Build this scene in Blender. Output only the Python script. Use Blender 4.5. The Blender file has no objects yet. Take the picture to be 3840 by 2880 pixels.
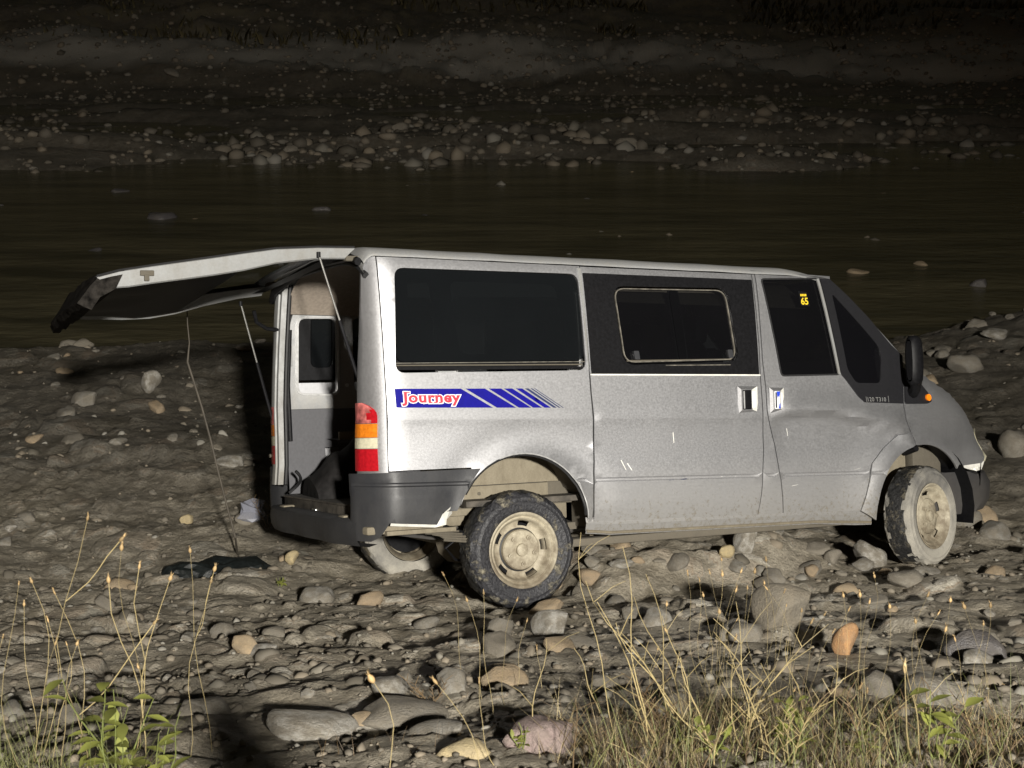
import bpy, bmesh, math, random
import numpy as np
from mathutils import Vector, Matrix
from mathutils.geometry import delaunay_2d_cdt
random.seed(7); rng = np.random.default_rng(7)
S = bpy.context.scene; COL = S.collection
# ------------------------------------------------------------------ camera, world, light
H = 4.35                      # camera height above the river
PITCH = math.radians(16.5)
cd = bpy.data.cameras.new('camera'); cam = bpy.data.objects.new('camera', cd); COL.objects.link(cam)
cam.location = (0, 0, H); cam.rotation_euler = (math.radians(90) - PITCH, 0, 0)
cd.lens = 49.96; cd.sensor_width = 36; cd.clip_start = .05; cd.clip_end = 600
cd.dof.use_dof = True; cd.dof.focus_distance = 8.6; cd.dof.aperture_fstop = 9
S.camera = cam
w = bpy.data.worlds.new('World'); S.world = w; w.use_nodes = True
wn = w.node_tree.nodes; sky = wn.new('ShaderNodeTexSky'); sky.sky_type = 'NISHITA'; sky.sun_disc = False
sky.dust_density = 6; sky.ozone_density = 0; sky.air_density = 1.2; sky.sun_elevation = math.radians(2); sky.sun_rotation = math.radians(200)
w.node_tree.links.new(sky.outputs[0], wn['Background'].inputs[0]); wn['Background'].inputs[1].default_value = .018
LAMP = Vector((3.0, -9.0, H + 4.0))
ld = bpy.data.lights.new('floodlight', 'SPOT'); ld.energy = 28000; ld.color = (1, .955, .87); ld.spot_size = math.radians(74); ld.spot_blend = 1.0; ld.shadow_soft_size = .32
lo = bpy.data.objects.new('floodlight', ld); COL.objects.link(lo); lo.location = LAMP
lo.rotation_euler = (Vector((-2.2, 8.0, H - 2.4)) - LAMP).to_track_quat('-Z', 'Y').to_euler()
S.view_settings.view_transform = 'Standard'; S.view_settings.look = 'None'; S.view_settings.exposure = 0; S.view_settings.gamma = 1
S.view_settings.use_curve_mapping = False
S.cycles.max_bounces = 6; S.cycles.transparent_max_bounces = 8
# ------------------------------------------------------------------ frames: camera axes and the van's axes in the world
A = np.array([[1, 0, 0], [0, -math.sin(PITCH), -math.cos(PITCH)], [0, math.cos(PITCH), -math.sin(PITCH)]])
RV = np.array([[0.9007269, -0.4332298, -0.0316699], [-0.0217261, 0.0278856, -0.9993750], [0.4338421, 0.9008520, 0.0157049]])
TV = A.T @ RV; CV = np.array([-3.448196, -7.043207, 1.127393]); C0 = np.array([0, 0, H])
VM = Matrix([list(TV[i]) + [float((C0 - TV @ CV)[i])] for i in range(3)] + [[0, 0, 0, 1]])
def v2w(v): return TV @ (np.array(v, float) - CV) + C0
WN = TV[:, 2]; WP = v2w((0, .12, 0))
# ------------------------------------------------------------------ object helpers
def tag(o, label=None, cat=None, group=None, kind=None):
    if label: o['label'] = label
    if cat: o['category'] = cat
    if group: o['group'] = group
    if kind: o['kind'] = kind
    return o
def link(name, me, mat=None, parent=None):
    o = bpy.data.objects.new(name, me); COL.objects.link(o)
    if mat is not None and not me.materials:
        for m in (mat if isinstance(mat, (list, tuple)) else [mat]): me.materials.append(m)
    if parent is not None: o.parent = parent
    return o
def empty(name, loc=(0, 0, 0)):
    o = bpy.data.objects.new(name, None); COL.objects.link(o); o.location = loc; o.empty_display_size = .1; return o
def mk(name, V, F, smooth=True, sharp=None):
    me = bpy.data.meshes.new(name); me.from_pydata([tuple(map(float, v)) for v in V], [], [tuple(int(i) for i in f) for f in F]); me.update()
    if smooth: me.polygons.foreach_set('use_smooth', [True] * len(me.polygons))
    if sharp: me.set_sharp_from_angle(angle=math.radians(sharp))
    return me
def mk_np(name, V, F, smooth=True):
    me = bpy.data.meshes.new(name); n = F.shape[1]
    me.vertices.add(len(V)); me.vertices.foreach_set('co', np.ascontiguousarray(V, np.float32).ravel())
    me.loops.add(F.size); me.loops.foreach_set('vertex_index', np.ascontiguousarray(F, np.int32).ravel())
    me.polygons.add(len(F)); me.polygons.foreach_set('loop_start', np.arange(0, F.size, n, dtype=np.int32))
    me.polygons.foreach_set('loop_total', np.full(len(F), n, np.int32))
    me.polygons.foreach_set('use_smooth', np.full(len(F), smooth))
    me.update(calc_edges=True); me.validate(); return me
class MB:
    def __init__(s): s.v = []; s.f = []
    def add(s, V, F):
        o = len(s.v); s.v += [tuple(map(float, p)) for p in V]; s.f += [tuple(o + i for i in q) for q in F]; return s
    def box(s, x0, x1, y0, y1, z0, z1, b=0.0):
        if b <= 0:
            V = [(x, y, z) for z in (z0, z1) for y in (y0, y1) for x in (x0, x1)]
            return s.add(V, [(0, 2, 3, 1), (4, 5, 7, 6), (0, 1, 5, 4), (2, 6, 7, 3), (0, 4, 6, 2), (1, 3, 7, 5)])
        bm = bmesh.new(); bmesh.ops.create_cube(bm, size=1)
        bmesh.ops.scale(bm, vec=(x1 - x0, y1 - y0, z1 - z0), verts=bm.verts)
        bmesh.ops.translate(bm, vec=((x0 + x1) / 2, (y0 + y1) / 2, (z0 + z1) / 2), verts=bm.verts)
        bmesh.ops.bevel(bm, geom=bm.edges[:], offset=b, segments=2, affect='EDGES', profile=.5)
        bm.verts.index_update(); s.add([v.co[:] for v in bm.verts], [[v.index for v in f.verts] for f in bm.faces]); bm.free(); return s
    def tube(s, P, R, n=8, cap=True):
        P = [Vector(p) for p in P]; m = len(P); R = R if isinstance(R, (list, tuple)) else [R] * m
        o = len(s.v); up = None
        for i, p in enumerate(P):
            t = (P[min(i + 1, m - 1)] - P[max(i - 1, 0)]).normalized()
            if up is None: up = Vector((0, 0, 1)) if abs(t.z) < .9 else Vector((1, 0, 0))
            a = t.cross(up).normalized(); b = t.cross(a).normalized(); up = b if False else up
            for k in range(n):
                q = p + (a * math.cos(2 * math.pi * k / n) + b * math.sin(2 * math.pi * k / n)) * R[i]; s.v.append(q[:])
        for i in range(m - 1):
            for k in range(n):
                k2 = (k + 1) % n; s.f.append((o + i * n + k, o + i * n + k2, o + (i + 1) * n + k2, o + (i + 1) * n + k))
        if cap: s.f.append(tuple(o + k for k in range(n))[::-1]); s.f.append(tuple(o + (m - 1) * n + k for k in range(n)))
        return s
    def grid(s, rows, close=False):
        o = len(s.v); m = len(rows); n = len(rows[0])
        for r in rows: s.v += [tuple(map(float, p)) for p in r]
        for i in range(m - 1):
            for k in range(n if close else n - 1):
                k2 = (k + 1) % n; s.f.append((o + i * n + k, o + i * n + k2, o + (i + 1) * n + k2, o + (i + 1) * n + k))
        return s
    def mesh(s, name, sharp=35, smooth=True): return mk(name, s.v, s.f, smooth, sharp)
    def build(s, name, mat, parent=None, sharp=35): return link(name, s.mesh(name, sharp), mat, parent)
def lathe_rows(prof, n):   # profile (r, y) about the Y axis
    return [[(r * math.cos(2 * math.pi * k / n), y, r * math.sin(2 * math.pi * k / n)) for k in range(n)] for r, y in prof]
# ------------------------------------------------------------------ value noise
def _hash(ix, iy, s):
    with np.errstate(over='ignore'):
        h = (ix.astype(np.int64) * 374761393 + iy.astype(np.int64) * 668265263 + s * 974711) & 0xFFFFFFFF
        h = ((h ^ (h >> 13)) * 1274126177) & 0xFFFFFFFF
        return ((h ^ (h >> 16)) & 0xFFFF) / 65535.0
def vnoise(x, y, s=0):
    ix = np.floor(x); iy = np.floor(y); fx = x - ix; fy = y - iy; fx = fx * fx * (3 - 2 * fx); fy = fy * fy * (3 - 2 * fy)
    a = _hash(ix, iy, s); b = _hash(ix + 1, iy, s); c = _hash(ix, iy + 1, s); d = _hash(ix + 1, iy + 1, s)
    return (a * (1 - fx) + b * fx) * (1 - fy) + (c * (1 - fx) + d * fx) * fy - .5
def fbm(x, y, s=0, o=4):
    r = 0; a = 1.0
    for i in range(o): r = r + a * vnoise(x * 2 ** i, y * 2 ** i, s + i * 17); a *= .5
    return r
def cobbles(x, y, cell, hgt, s, dens=.7):   # rounded stones half sunk in mud
    ix = np.floor(x / cell); iy = np.floor(y / cell); out = np.zeros_like(x)
    for dx in (-1, 0, 1):
        for dy in (-1, 0, 1):
            jx = ix + dx; jy = iy + dy
            px = (jx + .5 + (_hash(jx, jy, s) - .5) * .8) * cell; py = (jy + .5 + (_hash(jx, jy, s + 1) - .5) * .8) * cell
            a = _hash(jx, jy, s + 2) * 3.14; r = cell * (.25 + .33 * _hash(jx, jy, s + 3)); k = .5 + .5 * _hash(jx, jy, s + 4)
            u = (x - px) * np.cos(a) + (y - py) * np.sin(a); v = -(x - px) * np.sin(a) + (y - py) * np.cos(a)
            tilt = (_hash(jx, jy, s + 6) - .5) * 1.3
            q = (u / r) ** 2 + (v / (r * k)) ** 2
            d = (np.clip(1 - q ** 2.2, 0, 1) ** .4 * (1 + tilt * u / r)) * hgt * (.5 + _hash(jx, jy, s + 7))
            out = np.maximum(out, np.where(_hash(jx, jy, s + 5) < dens, d, 0))
    return out
# ------------------------------------------------------------------ materials
def mat(name): 
    m = bpy.data.materials.new(name); m.use_nodes = True; return m, m.node_tree.nodes, m.node_tree.links, m.node_tree.nodes['Principled BSDF']
def simple(name, col, rough=.6, metal=0, bump=0, scale=30, var=.25, spec=.5):
    m, N, L, P = mat(name); P.inputs['Roughness'].default_value = rough; P.inputs['Metallic'].default_value = metal
    P.inputs['Specular IOR Level'].default_value = spec
    tc = N.new('ShaderNodeTexCoord'); nz = N.new('ShaderNodeTexNoise'); nz.inputs['Scale'].default_value = scale; nz.inputs['Detail'].default_value = 6
    L.new(tc.outputs['Object'], nz.inputs['Vector'])
    cr = N.new('ShaderNodeValToRGB'); cr.color_ramp.elements[0].position = .3; cr.color_ramp.elements[1].position = .7
    cr.color_ramp.elements[0].color = [c * (1 - var) for c in col] + [1]; cr.color_ramp.elements[1].color = [min(1, c * (1 + var)) for c in col] + [1]
    L.new(nz.outputs[0], cr.inputs[0]); L.new(cr.outputs[0], P.inputs['Base Color'])
    if bump:
        b = N.new('ShaderNodeBump'); b.inputs['Strength'].default_value = bump; b.inputs['Distance'].default_value = .01
        L.new(nz.outputs[0], b.inputs['Height']); L.new(b.outputs[0], P.inputs['Normal'])
    return m
def dirty(name, base, dirt, rough, metal=0, amount=.35, lowz=(.45, 1.0), scale=6, coat=0, bump=.0, streak=True, soft=1.0):
    """paint with dust on it; the dust is thicker towards the sill, where wheels throw it"""
    m, N, L, P = mat(name); P.inputs['Metallic'].default_value = metal; P.inputs['Coat Weight'].default_value = coat
    tc = N.new('ShaderNodeTexCoord'); sx = N.new('ShaderNodeSeparateXYZ'); L.new(tc.outputs['Object'], sx.inputs[0])
    n1 = N.new('ShaderNodeTexNoise'); n1.inputs['Scale'].default_value = scale; n1.inputs['Detail'].default_value = 8; n1.inputs['Roughness'].default_value = .65
    mp = N.new('ShaderNodeMapping'); mp.inputs['Scale'].default_value = (1.6, 1.6, .8) if streak else (1, 1, 1); L.new(tc.outputs['Object'], mp.inputs[0]); L.new(mp.outputs[0], n1.inputs[0])
    mr = N.new('ShaderNodeMapRange'); mr.inputs[1].default_value = lowz[0]; mr.inputs[2].default_value = lowz[1]; mr.inputs[3].default_value = 1; mr.inputs[4].default_value = 0
    L.new(sx.outputs[2], mr.inputs[0])
    ad = N.new('ShaderNodeMath'); ad.operation = 'MULTIPLY_ADD'; L.new(mr.outputs[0], ad.inputs[0]); ad.inputs[1].default_value = .5
    sm_ = N.new('ShaderNodeMapRange'); sm_.inputs[1].default_value = 0; sm_.inputs[2].default_value = 1; sm_.inputs[3].default_value = .5 - soft / 2; sm_.inputs[4].default_value = .5 + soft / 2; L.new(n1.outputs[0], sm_.inputs[0]); L.new(sm_.outputs[0], ad.inputs[2])
    cr = N.new('ShaderNodeMapRange'); cr.inputs[1].default_value = .42; cr.inputs[2].default_value = 1.0; cr.inputs[3].default_value = 0; cr.inputs[4].default_value = amount * 2; L.new(ad.outputs[0], cr.inputs[0])
    mx = N.new('ShaderNodeMix'); mx.data_type = 'RGBA'; L.new(cr.outputs[0], mx.inputs[0]); mx.inputs[6].default_value = (*base, 1); mx.inputs[7].default_value = (*dirt, 1)
    n2 = N.new('ShaderNodeTexNoise'); n2.inputs['Scale'].default_value = 90; n2.inputs['Detail'].default_value = 3; L.new(tc.outputs['Object'], n2.inputs[0])
    m2 = N.new('ShaderNodeMix'); m2.data_type = 'RGBA'; m2.blend_type = 'MULTIPLY'; m2.inputs[0].default_value = .14 if metal > .9 else .35; L.new(mx.outputs[2], m2.inputs[6])
    g = N.new('ShaderNodeMapRange'); g.inputs[1].default_value = .3; g.inputs[2].default_value = .7; g.inputs[3].default_value = .75; g.inputs[4].default_value = 1.1; L.new(n2.outputs[0], g.inputs[0]); L.new(g.outputs[0], m2.inputs[7])
    if metal > .9:      # mud thrown up by the wheels: specks, denser low down
        n3 = N.new('ShaderNodeTexNoise'); n3.inputs['Scale'].default_value = 38; n3.inputs['Detail'].default_value = 7; n3.inputs['Roughness'].default_value = .75; L.new(tc.outputs['Object'], n3.inputs[0])
        th = N.new('ShaderNodeMapRange'); th.inputs[1].default_value = .38; th.inputs[2].default_value = 1.05; th.inputs[3].default_value = .50; th.inputs[4].default_value = .76; L.new(sx.outputs[2], th.inputs[0])
        df = N.new('ShaderNodeMath'); df.operation = 'SUBTRACT'; L.new(n3.outputs[0], df.inputs[0]); L.new(th.outputs[0], df.inputs[1])
        sp = N.new('ShaderNodeMapRange'); sp.inputs[1].default_value = 0; sp.inputs[2].default_value = .09; sp.inputs[3].default_value = 0; sp.inputs[4].default_value = .75; L.new(df.outputs[0], sp.inputs[0])
        m3 = N.new('ShaderNodeMix'); m3.data_type = 'RGBA'; L.new(sp.outputs[0], m3.inputs[0]); L.new(m2.outputs[2], m3.inputs[6]); m3.inputs[7].default_value = (.23, .205, .16, 1); m2 = m3
        mxx = N.new('ShaderNodeMath'); mxx.operation = 'MAXIMUM'; L.new(sp.outputs[0], mxx.inputs[0]); L.new(cr.outputs[0], mxx.inputs[1]); cr = mxx
    L.new(m2.outputs[2], P.inputs['Base Color'])
    if metal:
        im = N.new('ShaderNodeMapRange'); im.inputs[1].default_value = 0; im.inputs[2].default_value = .9; im.inputs[3].default_value = metal; im.inputs[4].default_value = .3; L.new(cr.outputs[0], im.inputs[0]); L.new(im.outputs[0], P.inputs['Metallic'])
    rr = N.new('ShaderNodeMapRange'); rr.inputs[1].default_value = .3; rr.inputs[2].default_value = .7; rr.inputs[3].default_value = rough - (.02 if metal > .9 else .08); rr.inputs[4].default_value = rough + (.05 if metal > .9 else .14); L.new((n2 if metal > .9 else n1).outputs[0], rr.inputs[0]); L.new(rr.outputs[0], P.inputs['Roughness'])
    if bump:
        b = N.new('ShaderNodeBump'); b.inputs['Strength'].default_value = bump; b.inputs['Distance'].default_value = .004; L.new(n2.outputs[0], b.inputs['Height']); L.new(b.outputs[0], P.inputs['Normal'])
    return m
MUD = (.30, .265, .20)
M = {}
M['paint'] = dirty('silver_paint', (.57, .575, .60), (.22, .20, .16), .455, .97, .30, (.34, .80), 1.3, soft=.3)
M['paint_in'] = dirty('silver_inner', (.36, .365, .37), (.30, .28, .24), .4, .35, .35, (.4, 1.3), 9)
M['white_in'] = dirty('pale_flange', (.23, .235, .235), (.16, .145, .12), .5, 0, .45, (.4, 1.2), 10)
M['trim_black'] = simple('moulded_black_trim', (.014, .014, .016), .42, 0, .05, 60, .1, .3)
M['bumper_dark'] = dirty('dark_bumper', (.03, .03, .034), (.10, .09, .075), .5, 0, .2, (.35, .8), 6, bump=.1)
M['edge'] = simple('battered_dark_edge', (.014, .0125, .011), .8, 0, .9, 30, .9, .05)
M['plastic'] = dirty('grey_plastic', (.026, .027, .031), (.06, .055, .045), .5, 0, .12, (.35, .8), 6, bump=.1)
M['black'] = simple('black_plastic', (.007, .007, .008), .5, 0, .05, 60, .3, .14)
M['rubber'] = simple('black_rubber', (.012, .012, .013), .6, 0, .1, 40)
M['gasket'] = simple('worn_gasket', (.13, .12, .10), .5, 0, .2, 25, .5)
M['chrome'] = simple('worn_bright_metal', (.62, .62, .62), .3, .5, .05, 30, .2)
M['pale'] = simple('pale_painted_metal', (.72, .71, .66), .4, 0, .05, 20, .15)
M['cream'] = dirty('dusty_cream_metal', (.205, .178, .128), (.115, .096, .068), .85, 0, .5, (.1, .6), 12, bump=.4)
M['chassis'] = dirty('dusty_chassis', (.085, .075, .057), (.15, .13, .10), .85, 0, .25, (.1, .9), 12, bump=.4)
M['rim'] = dirty('dusty_wheel_steel', (.50, .455, .345), (.17, .14, .098), .65, 0, .6, (-.4, .4), 15, bump=.3, streak=False)
def tyre_mat(name, rub, mud, cover):
    m, N, L, P = mat(name); tc = N.new('ShaderNodeTexCoord'); n1 = N.new('ShaderNodeTexNoise'); n1.inputs['Scale'].default_value = 11; n1.inputs['Detail'].default_value = 9; n1.inputs['Roughness'].default_value = .7; L.new(tc.outputs['Object'], n1.inputs[0])
    n2 = N.new('ShaderNodeTexNoise'); n2.inputs['Scale'].default_value = 70; n2.inputs['Detail'].default_value = 5; L.new(tc.outputs['Object'], n2.inputs[0])
    r = N.new('ShaderNodeMapRange'); r.inputs[1].default_value = cover; r.inputs[2].default_value = cover + .10; L.new(n1.outputs[0], r.inputs[0])
    g = N.new('ShaderNodeMapRange'); g.inputs[1].default_value = .3; g.inputs[2].default_value = .75; L.new(n2.outputs[0], g.inputs[0])
    ru = N.new('ShaderNodeMix'); ru.data_type = 'RGBA'; L.new(g.outputs[0], ru.inputs[0]); ru.inputs[6].default_value = (*rub, 1); ru.inputs[7].default_value = (*[c * 2.6 + .012 for c in rub], 1)
    mu = N.new('ShaderNodeMix'); mu.data_type = 'RGBA'; L.new(g.outputs[0], mu.inputs[0]); mu.inputs[6].default_value = (*[c * .6 for c in mud], 1); mu.inputs[7].default_value = (*mud, 1)
    mx = N.new('ShaderNodeMix'); mx.data_type = 'RGBA'; L.new(r.outputs[0], mx.inputs[0]); L.new(ru.outputs[2], mx.inputs[6]); L.new(mu.outputs[2], mx.inputs[7]); L.new(mx.outputs[2], P.inputs['Base Color'])
    ro = N.new('ShaderNodeMapRange'); ro.inputs[3].default_value = .5; ro.inputs[4].default_value = .9; L.new(r.outputs[0], ro.inputs[0]); L.new(ro.outputs[0], P.inputs['Roughness']); P.inputs['Specular IOR Level'].default_value = .35
    ad = N.new('ShaderNodeMath'); ad.operation = 'MULTIPLY_ADD'; L.new(r.outputs[0], ad.inputs[0]); ad.inputs[1].default_value = .6; L.new(n2.outputs[0], ad.inputs[2])
    b = N.new('ShaderNodeBump'); b.inputs['Strength'].default_value = .9; b.inputs['Distance'].default_value = .007; L.new(ad.outputs[0], b.inputs['Height']); L.new(b.outputs[0], P.inputs['Normal']); return m
M['tyre'] = tyre_mat('muddy_tyre', (.014, .014, .016), (.26, .235, .175), .545)
M['tyre_tread'] = tyre_mat('muddy_tread', (.012, .012, .012), (.16, .14, .10), .52)
M['tyre_mud'] = dirty('mud_coated_tyre', (.10, .098, .095), (.33, .31, .265), .85, 0, .55, (-.35, .35), 7, bump=.9, streak=False)
M['red'] = simple('red_lens', (.36, .008, .014), .18, 0, .15, 60, .2)
M['red_old'] = simple('broken_red_lens', (.42, .12, .11), .3, 0, .2, 22, .7)
M['amber'] = simple('amber_lens', (.60, .17, .012), .2, 0, .15, 60, .2)
M['orange'] = simple('orange_lens', (.95, .24, .01), .25, 0, 0, 60, .05)
M['clear'] = simple('clear_lens', (.52, .49, .36), .15, 0, .15, 60, .15)
M['blue'] = simple('blue_print', (.006, .005, .20), .5, 0, 0, 40, .12, .15)
M['navy'] = simple('navy_print', (.02, .03, .09), .45, 0, 0, 40, .1)
M['white_print'] = simple('white_print', (.72, .72, .74), .45, 0, 0, 40, .06)
M['red_print'] = simple('red_print', (.62, .03, .05), .45, 0, 0, 40, .1)
M['yellow_print'] = simple('yellow_print', (.80, .58, .03), .45, 0, 0, 40, .1)
M['blue_sticker'] = simple('blue_sticker', (.02, .06, .55), .35, 0, 0, 40, .25)
M['trim_grey'] = simple('grey_trim_board', (.072, .072, .079), .65, 0, .1, 60, .1)
M['headliner'] = simple('beige_headliner', (.26, .22, .18), .9, 0, .2, 50, .15)
M['floor'] = simple('dirty_floor', (.06, .052, .042), .7, 0, .4, 18, .6)
M['cloth'] = simple('dark_sack_cloth', (.013, .012, .012), .8, 0, .8, 14, .6, .2)
M['steel'] = simple('strut_steel', (.45, .45, .43), .25, .8, 0, 30, .1)
def glass(name, tint, alpha):
    m, N, L, P = mat(name); P.inputs['Base Color'].default_value = (*tint, 1); P.inputs['Roughness'].default_value = .08; P.inputs['Specular IOR Level'].default_value = .25
    tr = N.new('ShaderNodeBsdfTransparent'); tr.inputs[0].default_value = (.30, .32, .32, 1) if alpha > .2 else (.8, .83, .82, 1)
    tc = N.new('ShaderNodeTexCoord'); nz = N.new('ShaderNodeTexNoise'); nz.inputs['Scale'].default_value = 3; nz.inputs['Detail'].default_value = 8; L.new(tc.outputs['Object'], nz.inputs[0])
    mr = N.new('ShaderNodeMapRange'); mr.inputs[1].default_value = .4; mr.inputs[2].default_value = .75; mr.inputs[3].default_value = alpha; mr.inputs[4].default_value = min(1, alpha + .12); L.new(nz.outputs[0], mr.inputs[0])
    mx = N.new('ShaderNodeMixShader'); L.new(mr.outputs[0], mx.inputs[0]); L.new(tr.outputs[0], mx.inputs[1]); L.new(P.outputs[0], mx.inputs[2])
    L.new(mx.outputs[0], N['Material Output'].inputs[0]); return m
M['glass'] = glass('tinted_glass', (.007, .008, .009), .80)
M['quarter_glass'] = glass('quarter_glass', (.004, .004, .005), .9)
M['rear_glass'] = glass('rear_window_glass', (.008, .009, .01), .12)
M['glass_clear'] = glass('smoked_glass', (.006, .006, .007), .60)
# ground
def ground_mat():
    m, N, L, P = mat('river_mud'); tc = N.new('ShaderNodeTexCoord')
    def noise(sc, det=8, ro=.6):
        n = N.new('ShaderNodeTexNoise'); n.inputs['Scale'].default_value = sc; n.inputs['Detail'].default_value = det; n.inputs['Roughness'].default_value = ro; L.new(tc.outputs['Object'], n.inputs[0]); return n
    a = noise(.9); b = noise(7); c = noise(60, 6, .7)
    r1 = N.new('ShaderNodeValToRGB'); r1.color_ramp.elements[0].position = .32; r1.color_ramp.elements[1].position = .72
    r1.color_ramp.elements[0].color = (.088, .076, .056, 1); r1.color_ramp.elements[1].color = (.17, .152, .12, 1); L.new(b.outputs[0], r1.inputs[0])
    at = N.new('ShaderNodeAttribute'); at.attribute_name = 'stone'
    r2 = N.new('ShaderNodeValToRGB'); e = r2.color_ramp.elements; e[0].position = 0; e[0].color = (.11, .097, .074, 1); e[1].position = 1; e[1].color = (.25, .235, .205, 1)
    for p, c_ in ((.3, (.155, .142, .118, 1)), (.55, (.145, .112, .08, 1)), (.75, (.19, .176, .145, 1))): q = e.new(p); q.color = c_
    L.new(at.outputs['Fac'], r2.inputs[0])
    sm = N.new('ShaderNodeMath'); sm.operation = 'GREATER_THAN'; L.new(at.outputs['Fac'], sm.inputs[0]); sm.inputs[1].default_value = .001
    ms = N.new('ShaderNodeMapRange'); ms.inputs[1].default_value = .35; ms.inputs[2].default_value = .6; ms.inputs[3].default_value = .15; ms.inputs[4].default_value = .75; L.new(b.outputs[0], ms.inputs[0])
    mm = N.new('ShaderNodeMath'); mm.operation = 'MULTIPLY'; L.new(sm.outputs[0], mm.inputs[0]); L.new(ms.outputs[0], mm.inputs[1])
    mx = N.new('ShaderNodeMix'); mx.data_type = 'RGBA'; L.new(mm.outputs[0], mx.inputs[0]); L.new(r1.outputs[0], mx.inputs[6]); L.new(r2.outputs[0], mx.inputs[7])
    # far vegetation tint on the opposite bank
    sx = N.new('ShaderNodeSeparateXYZ'); L.new(tc.outputs['Object'], sx.inputs[0])
    fr = N.new('ShaderNodeMapRange'); fr.inputs[1].default_value = 48; fr.inputs[2].default_value = 58; L.new(sx.outputs[1], fr.inputs[0])
    vg = N.new('ShaderNodeMapRange'); vg.inputs[1].default_value = .45; vg.inputs[2].default_value = .6; L.new(a.outputs[0], vg.inputs[0])
    vm = N.new('ShaderNodeMath'); vm.operation = 'MULTIPLY'; L.new(fr.outputs[0], vm.inputs[0]); L.new(vg.outputs[0], vm.inputs[1])
    mv = N.new('ShaderNodeMix'); mv.data_type = 'RGBA'; L.new(vm.outputs[0], mv.inputs[0]); L.new(mx.outputs[2], mv.inputs[6]); mv.inputs[7].default_value = (.17, .15, .10, 1)
    # washed pale gravel of the far ledge
    la = N.new('ShaderNodeMapRange'); la.inputs[1].default_value = 51.5; la.inputs[2].default_value = 52.5; L.new(sx.outputs[1], la.inputs[0])
    lb = N.new('ShaderNodeMapRange'); lb.inputs[1].default_value = 55; lb.inputs[2].default_value = 57.5; lb.inputs[3].default_value = 1; lb.inputs[4].default_value = 0; L.new(sx.outputs[1], lb.inputs[0])
    lc = N.new('ShaderNodeMath'); lc.operation = 'MULTIPLY'; L.new(la.outputs[0], lc.inputs[0]); L.new(lb.outputs[0], lc.inputs[1])
    lm = N.new('ShaderNodeMix'); lm.data_type = 'RGBA'; L.new(lc.outputs[0], lm.inputs[0]); L.new(mv.outputs[2], lm.inputs[6]); lm.inputs[7].default_value = (.31, .295, .26, 1); mv = lm
    # mud colour evens out the lamp: lighter on the grazed slope, darker on the flats
    lamp_even = N.new('ShaderNodeMapRange'); lamp_even.inputs[1].default_value = 8.2; lamp_even.inputs[2].default_value = 11.5; lamp_even.inputs[3].default_value = 1.95; lamp_even.inputs[4].default_value = .74
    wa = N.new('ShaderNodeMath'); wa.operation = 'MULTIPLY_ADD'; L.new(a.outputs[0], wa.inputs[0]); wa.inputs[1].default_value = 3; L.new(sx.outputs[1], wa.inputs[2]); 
    wb = N.new('ShaderNodeMath'); wb.operation = 'SUBTRACT'; L.new(wa.outputs[0], wb.inputs[0]); wb.inputs[1].default_value = 1.5; L.new(wb.outputs[0], lamp_even.inputs[0])
    wm = N.new('ShaderNodeMix'); wm.data_type = 'RGBA'; wm.blend_type = 'MULTIPLY'; wm.inputs[0].default_value = 1; L.new(mv.outputs[2], wm.inputs[6]); far_lift = N.new('ShaderNodeMapRange'); far_lift.inputs[1].default_value = 19; far_lift.inputs[2].default_value = 27; far_lift.inputs[3].default_value = 1; far_lift.inputs[4].default_value = 1.3; L.new(sx.outputs[1], far_lift.inputs[0])  # far ground colour lifted to make up for grazing lamplight
    wg = N.new('ShaderNodeMath'); wg.operation = 'MULTIPLY'; L.new(lamp_even.outputs[0], wg.inputs[0]); L.new(far_lift.outputs[0], wg.inputs[1]); L.new(wg.outputs[0], wm.inputs[7]); mv = wm
    fine = N.new('ShaderNodeMix'); fine.data_type = 'RGBA'; fine.blend_type = 'MULTIPLY'; fine.inputs[0].default_value = .6; L.new(mv.outputs[2], fine.inputs[6])
    fm = N.new('ShaderNodeMapRange'); fm.inputs[1].default_value = .3; fm.inputs[2].default_value = .7; fm.inputs[3].default_value = .45; fm.inputs[4].default_value = 1.4; L.new(c.outputs[0], fm.inputs[0]); L.new(fm.outputs[0], fine.inputs[7])
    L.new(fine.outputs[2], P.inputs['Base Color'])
    rr = N.new('ShaderNodeMapRange'); rr.inputs[1].default_value = .35; rr.inputs[2].default_value = .65; rr.inputs[3].default_value = .42; rr.inputs[4].default_value = .8; L.new(a.outputs[0], rr.inputs[0]); L.new(rr.outputs[0], P.inputs['Roughness'])
    d2 = noise(17, 7, .68); hs = N.new('ShaderNodeMath'); hs.operation = 'MULTIPLY_ADD'; L.new(d2.outputs[0], hs.inputs[0]); hs.inputs[1].default_value = 2.6; L.new(c.outputs[0], hs.inputs[2])
    bu = N.new('ShaderNodeBump'); bu.inputs['Strength'].default_value = .8; bu.inputs['Distance'].default_value = .016; L.new(hs.outputs[0], bu.inputs['Height']); L.new(bu.outputs[0], P.inputs['Normal'])
    return m
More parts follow.
